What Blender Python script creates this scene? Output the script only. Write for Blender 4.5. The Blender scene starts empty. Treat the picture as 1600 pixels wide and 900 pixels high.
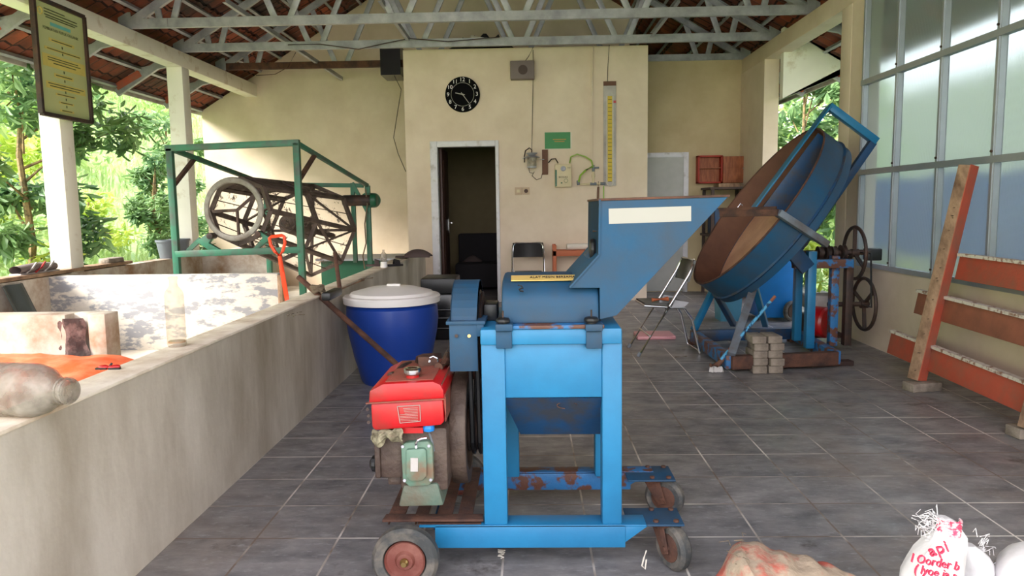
import bpy, bmesh, math, random
from mathutils import Vector, Matrix, noise as mnoise
V = Vector
random.seed(7)
SC = bpy.context.scene
COL = SC.collection
PI = math.pi

# ---------------------------------------------------------------- camera
FPX, CAMH = 1155.0, 1.27
Yc = V((28, 128, -FPX)).normalized()
_u = V((-.012, 1, 0)); Zc = (_u - _u.dot(Yc) * Yc).normalized(); Xc = Yc.cross(Zc) * 1.0
Xc = V((Yc.y*Zc.z-Yc.z*Zc.y, Yc.z*Zc.x-Yc.x*Zc.z, Yc.x*Zc.y-Yc.y*Zc.x))
RT = Matrix((Xc, Yc, Zc))            # camera vector -> world vector
cam_d = bpy.data.cameras.new('camera'); cam = bpy.data.objects.new('camera', cam_d); COL.objects.link(cam)
cam.matrix_world = Matrix.Translation((0, 0, CAMH)) @ RT.to_4x4()
cam_d.sensor_width = 36; cam_d.lens = 36 * FPX / 1600; cam_d.clip_start = .05; cam_d.clip_end = 300
SC.camera = cam
CP = V((0, 0, CAMH))
def ray(px, py): return RT @ V((px - 800, 450 - py, -FPX))
def PY(px, py, y): d = ray(px, py); return CP + d * (y / d.y)
def PX(px, py, x): d = ray(px, py); return CP + d * (x / d.x)
def PZ(px, py, z): d = ray(px, py); return CP + d * ((z - CAMH) / d.z)

# ---------------------------------------------------------------- world, sun, exposure
SUN_DIR, SUN_E, SKY_E, EXPO = V((.80, .34, -.62)), 4.6, 1.55, 1.65
w = bpy.data.worlds.new('sky'); SC.world = w; w.use_nodes = True
nt = w.node_tree; nt.nodes.clear()
wo = nt.nodes.new('ShaderNodeOutputWorld'); bg = nt.nodes.new('ShaderNodeBackground')
tc = nt.nodes.new('ShaderNodeTexCoord'); sp = nt.nodes.new('ShaderNodeSeparateXYZ'); rp = nt.nodes.new('ShaderNodeValToRGB')
nt.links.new(tc.outputs['Generated'], sp.inputs[0]); nt.links.new(sp.outputs['Z'], rp.inputs[0])
rp.color_ramp.elements[0].position = 0; rp.color_ramp.elements[0].color = (1.0, .965, .95, 1)
rp.color_ramp.elements[1].position = .7; rp.color_ramp.elements[1].color = (.86, .88, 1.0, 1)
nt.links.new(rp.outputs[0], bg.inputs['Color']); bg.inputs['Strength'].default_value = SKY_E
nt.links.new(bg.outputs[0], wo.inputs[0])
sd = bpy.data.lights.new('sun', 'SUN'); so = bpy.data.objects.new('sun', sd); COL.objects.link(so)
sd.energy = SUN_E; sd.angle = math.radians(22); sd.color = (1, .96, .88)
so.rotation_euler = SUN_DIR.to_track_quat('-Z', 'Y').to_euler(); so.location = (-10, -4, 14)
SC.view_settings.view_transform = 'Standard'; SC.view_settings.look = 'None'
SC.view_settings.gamma = 1; SC.view_settings.exposure = EXPO; SC.view_settings.use_curve_mapping = False
try:
    SC.cycles.max_bounces = 9; SC.cycles.diffuse_bounces = 6; SC.cycles.transparent_max_bounces = 24
    SC.cycles.sample_clamp_indirect = 8; SC.cycles.caustics_reflective = False; SC.cycles.caustics_refractive = False
except Exception: pass

# ---------------------------------------------------------------- materials
def srgb(r, g, b):
    f = lambda c: (c/255/12.92 if c/255 <= .04045 else ((c/255+.055)/1.055)**2.4)
    return (f(r), f(g), f(b), 1)
def mat(name, col, rough=.6, metal=0, dirt=None, amt=.5, scale=4, seed=0, bump=.1, bscale=60, trans=0, stretch=(1, 1, 1), sharp=.12, var=.06, spec=.5):
    """base colour with slight mottling, a second colour in worn patches, and a fine bump"""
    m = bpy.data.materials.new(name); m.use_nodes = True
    n, l = m.node_tree.nodes, m.node_tree.links
    b = n['Principled BSDF']; b.inputs['Roughness'].default_value = rough; b.inputs['Metallic'].default_value = metal
    b.inputs['Specular IOR Level'].default_value = spec
    if trans: b.inputs['Transmission Weight'].default_value = trans; b.inputs['IOR'].default_value = 1.45
    t = n.new('ShaderNodeTexCoord'); mp = n.new('ShaderNodeMapping'); mp.inputs['Location'].default_value = (seed, seed*1.7, seed*.3)
    mp.inputs['Scale'].default_value = stretch
    l.new(t.outputs['Object'], mp.inputs[0])
    a = n.new('ShaderNodeTexNoise'); a.inputs['Scale'].default_value = scale*2.2; a.inputs['Detail'].default_value = 4
    l.new(mp.outputs[0], a.inputs[0])
    mx = n.new('ShaderNodeMix'); mx.data_type = 'RGBA'
    lo = tuple(c*(1-var*2.2) for c in col[:3])+(1,); hi = tuple(min(1, c*(1+var*2.2)) for c in col[:3])+(1,)
    mx.inputs[6].default_value = lo; mx.inputs[7].default_value = hi
    l.new(a.outputs[0], mx.inputs[0]); out = mx.outputs[2]
    if dirt:
        d = n.new('ShaderNodeTexNoise'); d.inputs['Scale'].default_value = scale; d.inputs['Detail'].default_value = 9; d.inputs['Roughness'].default_value = .62
        l.new(mp.outputs[0], d.inputs[0])
        r = n.new('ShaderNodeValToRGB'); c = .66-.32*amt
        r.color_ramp.elements[0].position = max(0, c-sharp/2); r.color_ramp.elements[1].position = min(1, c+sharp/2)
        l.new(d.outputs[0], r.inputs[0])
        m2 = n.new('ShaderNodeMix'); m2.data_type = 'RGBA'; l.new(r.outputs[0], m2.inputs[0]); l.new(out, m2.inputs[6]); m2.inputs[7].default_value = dirt
        out = m2.outputs[2]
    l.new(out, b.inputs['Base Color'])
    if bump:
        bn = n.new('ShaderNodeTexNoise'); bn.inputs['Scale'].default_value = bscale; bn.inputs['Detail'].default_value = 3
        l.new(t.outputs['Object'], bn.inputs[0]); bp = n.new('ShaderNodeBump'); bp.inputs['Strength'].default_value = bump; bp.inputs['Distance'].default_value = .01
        l.new(bn.outputs[0], bp.inputs['Height']); l.new(bp.outputs[0], b.inputs['Normal'])
    return m
def plain(name, col, rough=.5, metal=0, spec=.5):
    return mat(name, col, rough, metal, bump=0, spec=spec)

M = {}
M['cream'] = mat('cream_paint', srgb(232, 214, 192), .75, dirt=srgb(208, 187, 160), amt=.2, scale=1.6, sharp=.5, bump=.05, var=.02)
M['cream_darker'] = mat('darker_cream_paint', srgb(204, 186, 148), .8, dirt=srgb(176, 154, 116), amt=.2, scale=1.6, sharp=.5, bump=.05, var=.02)  # darker variant of the cream, for the right back wall
M['room_dim'] = mat('shade_darkened_olive', srgb(112, 100, 74), .9, bump=0)  # store room dimness put into the wall colour; true paint unknown
M['cream_white'] = mat('white_paint', srgb(244, 240, 228), .7, dirt=srgb(205, 190, 165), amt=.12, scale=3, bump=.05, var=.02)
M['bin_wall'] = mat('dirty_plaster', srgb(222, 214, 200), .85, dirt=srgb(156, 142, 120), amt=.32, scale=2.0, sharp=.35, stretch=(1, 1, .35), bump=.15, bscale=30, var=.05)
M['wall_cap'] = mat('plaster_cap', srgb(244, 232, 214), .8, dirt=srgb(190, 166, 138), amt=.3, scale=4, sharp=.3, bump=.25, bscale=25)
M['peeling'] = mat('peeling_plaster', srgb(210, 202, 190), .85, dirt=srgb(146, 146, 150), amt=.42, scale=9, sharp=.08, stretch=(.7, 1, 1.7), bump=.3, bscale=18)
M['stained'] = mat('stained_plaster', srgb(208, 199, 186), .85, dirt=srgb(152, 120, 92), amt=.4, scale=3.2, sharp=.25, bump=.3, bscale=18)
M['broken'] = mat('broken_brick', srgb(104, 84, 80), .95, dirt=srgb(60, 46, 44), amt=.5, scale=14, bump=1, bscale=22)
M['blue'] = mat('machine_blue', srgb(36, 126, 174), .4, dirt=srgb(32, 102, 146), amt=.3, scale=3, sharp=.4, bump=.04, var=.05)
M['blue_worn'] = mat('worn_machine_blue', srgb(24, 78, 114), .55, dirt=srgb(58, 68, 80), amt=.34, scale=4, sharp=.4, bump=.05, var=.07, spec=.3)
M['blue_rusty'] = mat('rusty_blue_steel', srgb(44, 110, 165), .5, dirt=srgb(98, 62, 48), amt=.52, scale=11, sharp=.06, bump=.3, bscale=40)
M['blue_dark'] = mat('deep_blue_steel', srgb(26, 68, 108), .5, dirt=srgb(58, 62, 72), amt=.38, scale=6, sharp=.15)
M['rust'] = mat('rusty_iron', srgb(110, 74, 58), .85, .2, dirt=srgb(64, 48, 44), amt=.5, scale=9, sharp=.3, bump=.4, bscale=70)
M['rust_brown'] = mat('brown_rust_sheet', srgb(122, 86, 68), .8, 0, dirt=srgb(92, 64, 54), amt=.4, scale=3, sharp=.4, bump=.15)
M['rust_pink'] = mat('rusted_pan_floor', srgb(222, 174, 152), .75, 0, dirt=srgb(178, 130, 110), amt=.4, scale=2.5, sharp=.5, bump=.1)
M['iron'] = mat('dark_iron', srgb(62, 54, 52), .6, .5, dirt=srgb(88, 64, 52), amt=.4, scale=8, sharp=.3, bump=.3)
M['steel'] = mat('galvanised_steel', srgb(184, 184, 190), .45, .2, dirt=srgb(136, 136, 144), amt=.45, scale=5, sharp=.4, bump=.05)
M['chrome'] = plain('chrome', srgb(205, 205, 208), .18, 1)
M['brass'] = plain('brass', srgb(176, 150, 98), .3, 1)
M['black'] = mat('black_plastic', srgb(26, 26, 28), .42, bump=.05)
M['black_shiny'] = mat('glossy_black_rubber', srgb(18, 18, 20), .22, bump=.03)
M['rubber'] = mat('worn_rubber', srgb(66, 68, 68), .7, dirt=srgb(118, 110, 100), amt=.35, scale=14, sharp=.25, bump=.3)
M['hub_red'] = mat('red_brown_hub', srgb(112, 56, 46), .6, dirt=srgb(140, 92, 80), amt=.3, scale=12, sharp=.3)
M['engine_red'] = mat('engine_red_paint', srgb(188, 18, 26), .34, dirt=srgb(142, 52, 44), amt=.22, scale=8, sharp=.25, bump=.03)
M['red_dusty'] = mat('dusty_red_paint', srgb(168, 74, 62), .7, dirt=srgb(112, 76, 60), amt=.6, scale=8, sharp=.4, bump=.3)
M['engine_green'] = mat('engine_green_paint', srgb(104, 134, 116), .45, dirt=srgb(128, 104, 84), amt=.34, scale=9, sharp=.2, bump=.15)
M['engine_brown'] = mat('oily_brown_casting', srgb(94, 78, 68), .6, dirt=srgb(60, 44, 38), amt=.5, scale=9, sharp=.3, bump=.4)
M['white_paint'] = mat('white_sticker', srgb(172, 168, 160), .6, bump=0, var=.02)
M['barrel_blue'] = mat('barrel_blue_plastic', srgb(24, 62, 150), .35, bump=.03, var=.05)
M['lid_white'] = mat('white_plastic_lid', srgb(238, 234, 232), .4, bump=.02, var=.02)
M['green_frame'] = mat('green_frame_paint', srgb(44, 110, 84), .5, dirt=srgb(70, 84, 74), amt=.35, scale=6, sharp=.2)
M['green_dark'] = mat('dark_green_paint', srgb(16, 84, 56), .45)
M['sieve'] = mat('dusty_brown_iron', srgb(108, 92, 84), .8, dirt=srgb(70, 58, 52), amt=.5, scale=7, sharp=.3, bump=.3)
M['sieve_ring'] = mat('grey_steel_ring', srgb(140, 136, 128), .55, .2, dirt=srgb(104, 92, 84), amt=.4, scale=8, sharp=.3)
M['orange'] = mat('orange_plastic', srgb(235, 70, 24), .4, bump=0)
M['tarp'] = mat('orange_tarpaulin', srgb(238, 98, 48), .5, dirt=srgb(246, 150, 110), amt=.3, scale=8, sharp=.3, bump=.2, bscale=30)
M['wood'] = mat('aged_wood', srgb(172, 140, 112), .8, dirt=srgb(104, 78, 60), amt=.4, scale=7, stretch=(3, 1, 1), sharp=.3, bump=.2)
M['wood_red'] = mat('red_painted_wood', srgb(190, 88, 66), .7, dirt=srgb(158, 98, 78), amt=.34, scale=5, sharp=.25, bump=.15)
M['wood_brown'] = mat('brown_painted_wood', srgb(160, 98, 76), .7, dirt=srgb(130, 84, 66), amt=.4, scale=5, sharp=.3, bump=.15)
M['wood_top'] = mat('white_flaking_edge', srgb(224, 214, 202), .8, dirt=srgb(150, 110, 90), amt=.3, scale=24, sharp=.1)
M['cabinet_red'] = mat('cabinet_red', srgb(164, 48, 30), .6); M['cabinet_wood'] = mat('cabinet_wood', srgb(168, 100, 64), .6, dirt=srgb(140, 78, 48), amt=.5, scale=10, stretch=(4, 1, .6))
M['plank_shelf'] = mat('orange_brown_wood', srgb(184, 98, 60), .6)
M['paver'] = mat('concrete_paver', srgb(156, 144, 130), .9, dirt=srgb(112, 102, 92), amt=.42, scale=12, sharp=.3, bump=.6, bscale=60)
M['door_brown'] = mat('dark_brown_door', srgb(66, 36, 26), .5); M['door_grey'] = mat('pale_grey_door', srgb(178, 178, 172), .5, bump=0)
M['frame_white'] = mat('white_door_frame', srgb(222, 220, 224), .5, bump=0, dirt=srgb(190, 184, 180), amt=.15, scale=6)
M['alu'] = mat('aluminium', srgb(172, 178, 182), .35, .45, bump=0)
M['pad_black'] = plain('black_vinyl', srgb(20, 20, 22), .3)
M['paper'] = plain('paper', srgb(222, 214, 200), .7)
M['skin_pink'] = plain('pink_plastic', srgb(224, 160, 164), .5)
M['grey_box'] = mat('grey_plastic', srgb(120, 106, 104), .6)
M['ivory'] = mat('ivory_plastic', srgb(214, 198, 160), .5, bump=0)
M['lime'] = plain('lime_hose', srgb(140, 178, 60), .4); M['grey_pvc'] = plain('grey_pvc', srgb(110, 116, 124), .5)
M['dark_sofa'] = plain('dark_cloth', srgb(30, 26, 30), .9)
M['fascia'] = mat('weathered_fascia', srgb(196, 190, 186), .8, dirt=srgb(150, 140, 134), amt=.35, scale=3, sharp=.3)
M['dark_sheet'] = plain('dark_grey_green_sheet', srgb(72, 78, 76), .6); M['plate_beige'] = plain('beige_plate', srgb(196, 170, 142), .5); M['clock_black'] = plain('matt_black', srgb(14, 14, 16), .9, spec=.1); M['blue_grey'] = mat('worn_blue_grey_steel', srgb(112, 122, 134), .5, .1, dirt=srgb(92, 84, 80), amt=.4, scale=6, sharp=.3); M['foot_green'] = mat('dirty_green_casting', srgb(104, 96, 80), .6, dirt=srgb(92, 112, 98), amt=.45, scale=7, sharp=.25, bump=.3); M['rope'] = mat('frayed_rope', srgb(112, 98, 80), .95); M['rag'] = mat('grey_rag', srgb(160, 152, 126), .95, dirt=srgb(92, 84, 66), amt=.45, scale=24, sharp=.2, bump=.5, bscale=50)
M['cap_cloth'] = plain('brown_cloth', srgb(84, 70, 68), .9)
M['bark'] = mat('tree_bark', srgb(146, 122, 84), .9, dirt=srgb(96, 84, 60), amt=.4, scale=12, bump=.6)
M['tarp_blue'] = mat('blue_tarp', srgb(40, 150, 224), .5); M['bin_blue'] = mat('bin_blue_plastic', srgb(34, 134, 222), .4, bump=.02)
M['bin_light'] = mat('pale_blue_plastic', srgb(92, 160, 196), .45, bump=.02)

def glassy(name, col, rough=.1, alpha=.35):
    m = bpy.data.materials.new(name); m.use_nodes = True; n, l = m.node_tree.nodes, m.node_tree.links
    b = n['Principled BSDF']; b.inputs['Base Color'].default_value = col; b.inputs['Roughness'].default_value = rough
    tr = n.new('ShaderNodeBsdfTransparent'); tr.inputs[0].default_value = tuple(.5+.5*c for c in col[:3])+(1,); mx = n.new('ShaderNodeMixShader')
    t = n.new('ShaderNodeTexCoord'); no = n.new('ShaderNodeTexNoise'); no.inputs['Scale'].default_value = 18; no.inputs['Detail'].default_value = 6
    l.new(t.outputs['Object'], no.inputs[0]); mr = n.new('ShaderNodeMapRange'); mr.inputs[1].default_value = .35; mr.inputs[2].default_value = .65
    mr.inputs[3].default_value = alpha*.5; mr.inputs[4].default_value = alpha*1.5
    l.new(no.outputs[0], mr.inputs[0]); l.new(mr.outputs[0], mx.inputs[0]); l.new(tr.outputs[0], mx.inputs[1]); l.new(b.outputs[0], mx.inputs[2])
    l.new(mx.outputs[0], n['Material Output'].inputs[0]); return m
M['glass'] = glassy('dusty_clear_glass', srgb(224, 216, 204), .12, .2)
M['jug'] = glassy('dusty_clear_plastic', srgb(200, 192, 180), .3, .36)
M['oil'] = plain('amber_oil', srgb(176, 128, 60), .2)

def mesh_mat():
    m = bpy.data.materials.new('dirty_wire_mesh'); m.use_nodes = True; n, l = m.node_tree.nodes, m.node_tree.links
    b = n['Principled BSDF']; b.inputs['Base Color'].default_value = srgb(118, 104, 96); b.inputs['Roughness'].default_value = .8
    tr = n.new('ShaderNodeBsdfTransparent'); mx = n.new('ShaderNodeMixShader'); t = n.new('ShaderNodeTexCoord')
    no = n.new('ShaderNodeTexNoise'); no.inputs['Scale'].default_value = 6; no.inputs['Detail'].default_value = 10; no.inputs['Roughness'].default_value = .8
    l.new(t.outputs['Object'], no.inputs[0]); r = n.new('ShaderNodeMapRange'); r.inputs[1].default_value = .54; r.inputs[2].default_value = .58
    r.inputs[3].default_value = .14; r.inputs[4].default_value = 1
    l.new(no.outputs[0], r.inputs[0]); l.new(r.outputs[0], mx.inputs[0]); l.new(tr.outputs[0], mx.inputs[1]); l.new(b.outputs[0], mx.inputs[2])
    l.new(mx.outputs[0], n['Material Output'].inputs[0]); return m
M['mesh'] = mesh_mat()

def poly_sheet():
    m = bpy.data.materials.new('twinwall_polycarbonate'); m.use_nodes = True; n, l = m.node_tree.nodes, m.node_tree.links
    b = n['Principled BSDF']; b.inputs['Base Color'].default_value = srgb(214, 222, 222); b.inputs['Roughness'].default_value = .25
    t = n.new('ShaderNodeTexCoord'); wv = n.new('ShaderNodeTexWave'); wv.bands_direction = 'Y'; wv.inputs['Scale'].default_value = 26; wv.inputs['Distortion'].default_value = .4
    l.new(t.outputs['Object'], wv.inputs[0]); bp = n.new('ShaderNodeBump'); bp.inputs['Strength'].default_value = .25; bp.inputs['Distance'].default_value = .01
    l.new(wv.outputs[0], bp.inputs['Height']); l.new(bp.outputs[0], b.inputs['Normal'])
    tl = n.new('ShaderNodeBsdfTranslucent'); tl.inputs[0].default_value = srgb(222, 222, 224)
    rf = n.new('ShaderNodeBsdfRefraction'); rf.inputs['Roughness'].default_value = .55; rf.inputs['IOR'].default_value = 1.02; rf.inputs[0].default_value = srgb(225, 234, 236)
    l.new(bp.outputs[0], rf.inputs['Normal'])
    a = n.new('ShaderNodeMixShader'); a.inputs[0].default_value = .8; l.new(tl.outputs[0], a.inputs[1]); l.new(rf.outputs[0], a.inputs[2])
    c = n.new('ShaderNodeMixShader'); c.inputs[0].default_value = .22; l.new(a.outputs[0], c.inputs[1]); l.new(b.outputs[0], c.inputs[2])
    l.new(c.outputs[0], n['Material Output'].inputs[0]); return m
M['poly'] = poly_sheet()

def leaf_mat(name, c1, c2):
    m = bpy.data.materials.new(name); m.use_nodes = True; n, l = m.node_tree.nodes, m.node_tree.links
    b = n['Principled BSDF']; b.inputs['Roughness'].default_value = .45
    t = n.new('ShaderNodeTexCoord'); no = n.new('ShaderNodeTexNoise'); no.inputs['Scale'].default_value = 2.5; no.inputs['Detail'].default_value = 5
    l.new(t.outputs['Object'], no.inputs[0]); r = n.new('ShaderNodeMapRange'); r.inputs[1].default_value = .35; r.inputs[2].default_value = .65
    l.new(no.outputs[0], r.inputs[0]); mx = n.new('ShaderNodeMix'); mx.data_type = 'RGBA'; mx.inputs[6].default_value = c1; mx.inputs[7].default_value = c2
    l.new(r.outputs[0], mx.inputs[0]); l.new(mx.outputs[2], b.inputs['Base Color'])
    tl = n.new('ShaderNodeBsdfTranslucent'); l.new(mx.outputs[2], tl.inputs[0]); s = n.new('ShaderNodeMixShader'); s.inputs[0].default_value = .4
    l.new(b.outputs[0], s.inputs[1]); l.new(tl.outputs[0], s.inputs[2]); l.new(s.outputs[0], n['Material Output'].inputs[0]); return m
M['leaf_dark'] = leaf_mat('dark_green_leaf', srgb(84, 122, 80), srgb(138, 168, 106))
M['leaf_mid'] = leaf_mat('green_leaf', srgb(136, 172, 104), srgb(204, 222, 146))
M['leaf_yellow'] = leaf_mat('yellow_green_leaf', srgb(160, 190, 70), srgb(214, 222, 110))
M['grass'] = leaf_mat('grass_blade', srgb(150, 178, 116), srgb(208, 222, 158))

def floor_mat():
    m = bpy.data.materials.new('slate_grey_tile'); m.use_nodes = True; n, l = m.node_tree.nodes, m.node_tree.links
    b = n['Principled BSDF']; t = n.new('ShaderNodeTexCoord'); s = n.new('ShaderNodeSeparateXYZ'); l.new(t.outputs['Object'], s.inputs[0])
    def math_(op, a, bb=None):
        k = n.new('ShaderNodeMath'); k.operation = op
        for i, v in enumerate((a, bb)):
            if v is None: continue
            if isinstance(v, (int, float)): k.inputs[i].default_value = v
            else: l.new(v, k.inputs[i])
        return k.outputs[0]
    def line(o, off, sp):
        f = math_('FRACT', math_('DIVIDE', math_('SUBTRACT', o, off), sp)); d = math_('SUBTRACT', f, .5); d = math_('ABSOLUTE', d)
        return math_('GREATER_THAN', d, .5 - .0040/sp), math_('FLOOR', math_('DIVIDE', math_('SUBTRACT', o, off), sp))
    gx, ix = line(s.outputs['X'], .21-10*.3225, .3225); gy, iy = line(s.outputs['Y'], 2.727-20*.3145, .3145)
    g = math_('MAXIMUM', gx, gy)
    cm = n.new('ShaderNodeCombineXYZ'); l.new(ix, cm.inputs[0]); l.new(iy, cm.inputs[1])
    wn = n.new('ShaderNodeTexWhiteNoise'); wn.noise_dimensions = '3D'; l.new(cm.outputs[0], wn.inputs[0])
    def noise(sc, det=6, ro=.6, st=None):
        k = n.new('ShaderNodeTexNoise'); k.inputs['Scale'].default_value = sc; k.inputs['Detail'].default_value = det; k.inputs['Roughness'].default_value = ro
        if st:
            mp = n.new('ShaderNodeMapping'); mp.inputs['Scale'].default_value = st; l.new(t.outputs['Object'], mp.inputs[0]); l.new(mp.outputs[0], k.inputs[0])
        else: l.new(t.outputs['Object'], k.inputs[0])
        return k.outputs[0]
    def rng(v, a, bb, c=0, d=1):
        k = n.new('ShaderNodeMapRange'); l.new(v, k.inputs[0]); k.inputs[1].default_value = a; k.inputs[2].default_value = bb; k.inputs[3].default_value = c; k.inputs[4].default_value = d; return k.outputs[0]
    def mix(f, a, bb):
        k = n.new('ShaderNodeMix'); k.data_type = 'RGBA'
        if isinstance(f, float): k.inputs[0].default_value = f
        else: l.new(f, k.inputs[0])
        for i, v in ((6, a), (7, bb)):
            if isinstance(v, tuple): k.inputs[i].default_value = v
            else: l.new(v, k.inputs[i])
        return k.outputs[2]
    base = mix(rng(noise(5, 8, .65, (1, 1.8, 1)), .32, .68), srgb(102, 101, 103), srgb(162, 158, 157))
    base = mix(rng(wn.outputs[0], 0, 1, 0, .28), base, srgb(98, 100, 106))
    base = mix(rng(noise(.9, 5), .52, .72, 0, .55), base, srgb(146, 126, 110))       # dried mud
    base = mix(rng(noise(2.7, 9, .7), .6, .68, 0, .75), base, srgb(66, 58, 54))     # damp stains
    base = mix(rng(noise(14, 8, .75, (1, 2.5, 1)), .54, .66, 0, .45), base, srgb(182, 182, 184))  # scuffs
    gc = mix(rng(noise(1.3, 4), .42, .56), srgb(232, 226, 218), srgb(124, 108, 96))
    colr = mix(g, base, gc); l.new(colr, b.inputs['Base Color'])
    l.new(rng(noise(3, 6), .35, .65, .28, .55), b.inputs['Roughness'])
    bp = n.new('ShaderNodeBump'); bp.inputs['Strength'].default_value = .25; bp.inputs['Distance'].default_value = .004
    l.new(math_('SUBTRACT', noise(9, 8, .7, (1, 2.2, 1)), g), bp.inputs['Height']); l.new(bp.outputs[0], b.inputs['Normal'])
    return m
M['floor'] = floor_mat()

def tile_mat():
    m = mat('clay_roof_tile', srgb(170, 86, 58), .85, dirt=srgb(74, 56, 50), amt=.55, scale=1.7, sharp=.35, bump=.3, bscale=30, var=.2)
    n, l = m.node_tree.nodes, m.node_tree.links; b = n['Principled BSDF']
    src = b.inputs['Base Color'].links[0].from_socket
    t = n.new('ShaderNodeTexCoord'); br = n.new('ShaderNodeTexBrick'); mp = n.new('ShaderNodeMapping'); mp.inputs['Rotation'].default_value = (0, 0, PI/2)
    l.new(t.outputs['Object'], mp.inputs[0]); l.new(mp.outputs[0], br.inputs[0]); br.inputs['Scale'].default_value = 1; br.offset = 0
    br.inputs['Brick Width'].default_value = .21; br.inputs['Row Height'].default_value = .26; br.inputs['Mortar Size'].default_value = .012
    br.inputs['Color1'].default_value = (1, 1, 1, 1); br.inputs['Color2'].default_value = (.62, .6, .62, 1); br.inputs['Mortar'].default_value = (.12, .1, .1, 1)
    mx = n.new('ShaderNodeMix'); mx.data_type = 'RGBA'; mx.blend_type = 'MULTIPLY'; mx.inputs[0].default_value = 1
    l.new(src, mx.inputs[6]); l.new(br.outputs[0], mx.inputs[7]); l.new(mx.outputs[2], b.inputs['Base Color']); return m
M['tile'] = tile_mat()

# ---------------------------------------------------------------- mesh helpers
def frame(d, up=V((0, 0, 1))):
    d = V(d).normalized(); up = V(up)
    if abs(d.dot(up.normalized())) > .98: up = V((0, 1, 0)) if abs(d.y) < .9 else V((1, 0, 0))
    s = d.cross(up).normalized(); return s, s.cross(d).normalized(), d
class MB:
    def __init__(s): s.v = []; s.f = []
    def add(s, vs, fs):
        o = len(s.v); s.v += [V(a) for a in vs]; s.f += [tuple(i+o for i in f) for f in fs]; return s
    def box(s, x0, x1, y0, y1, z0, z1):
        return s.add([(x, y, z) for x in (x0, x1) for y in (y0, y1) for z in (z0, z1)], [(0, 1, 3, 2), (4, 6, 7, 5), (0, 4, 5, 1), (2, 3, 7, 6), (0, 2, 6, 4), (1, 5, 7, 3)])
    def pbox(s, p0, p1, q0, q1, y0, y1):
        a = PY(p0, (q0+q1)/2, y0).x; b = PY(p1, (q0+q1)/2, y0).x; m = (p0+p1)/2
        return s.box(a, b, y0, y1, PY(m, q1, y0).z, PY(m, q0, y0).z)
    def obox(s, c, sx, sy, sz, rz=0, R=None):
        R = R or Matrix.Rotation(rz, 3, 'Z'); c = V(c)
        return s.add([c + R @ V((x*sx/2, y*sy/2, z*sz/2)) for x in (-1, 1) for y in (-1, 1) for z in (-1, 1)], [(0, 1, 3, 2), (4, 6, 7, 5), (0, 4, 5, 1), (2, 3, 7, 6), (0, 2, 6, 4), (1, 5, 7, 3)])
    def bar(s, p, q, w_, h_, up=(0, 0, 1)):
        p, q = V(p), V(q); a, b, d = frame(q-p, up)
        vs = [e + a*x*w_/2 + b*z*h_/2 for e in (p, q) for x, z in ((-1, -1), (1, -1), (1, 1), (-1, 1))]
        return s.add(vs, [(3, 2, 1, 0), (4, 5, 6, 7)] + [(i, (i+1) % 4, (i+1) % 4+4, i+4) for i in range(4)])
    def channel(s, p, q, w_, h_, t=.004, up=(0, 0, 1)):
        """C-section: web at the back (+side), flanges top and bottom"""
        p, q = V(p), V(q); a, b, d = frame(q-p, up)
        s.bar(p+a*w_/2, q+a*w_/2, t, h_, b); s.bar(p+b*h_/2, q+b*h_/2, w_, t, b); return s.bar(p-b*h_/2, q-b*h_/2, w_, t, b)
    def cyl(s, p, q, r, r2=None, n=16, caps=True):
        p, q = V(p), V(q); r2 = r if r2 is None else r2; a, b, d = frame(q-p)
        vs = [p + (a*math.cos(2*PI*i/n) + b*math.sin(2*PI*i/n))*r for i in range(n)] + [q + (a*math.cos(2*PI*i/n) + b*math.sin(2*PI*i/n))*r2 for i in range(n)]
        fs = [(i, (i+1) % n, (i+1) % n+n, i+n) for i in range(n)]
        if caps: fs += [tuple(range(n))[::-1], tuple(range(n, 2*n))]
        return s.add(vs, fs)
    def tube(s, pts, r, n=8, closed=False):
        pts = [V(p) for p in pts]; rings = []; k = len(pts); pa = None
        for i, p in enumerate(pts):
            d = (pts[(i+1) % k] if (closed or i < k-1) else p) - (pts[i-1] if (closed or i > 0) else p)
            d = d.normalized()
            if pa is None: a, b, _ = frame(d)
            else: a = (pa - d*pa.dot(d)).normalized(); b = d.cross(a)
            pa = a; rr = r[i] if isinstance(r, (list, tuple)) else r
            rings.append([p + (a*math.cos(2*PI*j/n) + b*math.sin(2*PI*j/n))*rr for j in range(n)])
        vs = [v for g in rings for v in g]; fs = []
        for i in range(k if closed else k-1):
            o, o2 = i*n, ((i+1) % k)*n
            fs += [(o+j, o+(j+1) % n, o2+(j+1) % n, o2+j) for j in range(n)]
        if not closed: fs += [tuple(range(n))[::-1], tuple(range((k-1)*n, k*n))]
        return s.add(vs, fs)
    def prism(s, poly, vec):
        poly = [V(p) for p in poly]; vec = V(vec); n = len(poly)
        return s.add(poly + [p+vec for p in poly], [tuple(range(n)), tuple(range(n, 2*n))[::-1]] + [(i, i+n, (i+1) % n+n, (i+1) % n) for i in range(n)])
    def lathe(s, prof, o, ax=(0, 0, 1), n=32, close=False):
        o = V(o); a, b, d = frame(ax); vs = []
        for r, h in prof: vs += [o + d*h + (a*math.cos(2*PI*i/n) + b*math.sin(2*PI*i/n))*max(r, .0004) for i in range(n)]
        k = len(prof); fs = [(j*n+i, j*n+(i+1) % n, ((j+1) % k)*n+(i+1) % n, ((j+1) % k)*n+i) for j in range(k if close else k-1) for i in range(n)]
        if not close: fs += [tuple(range(n))[::-1], tuple(range((k-1)*n, k*n))]
        return s.add(vs, fs)
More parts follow.
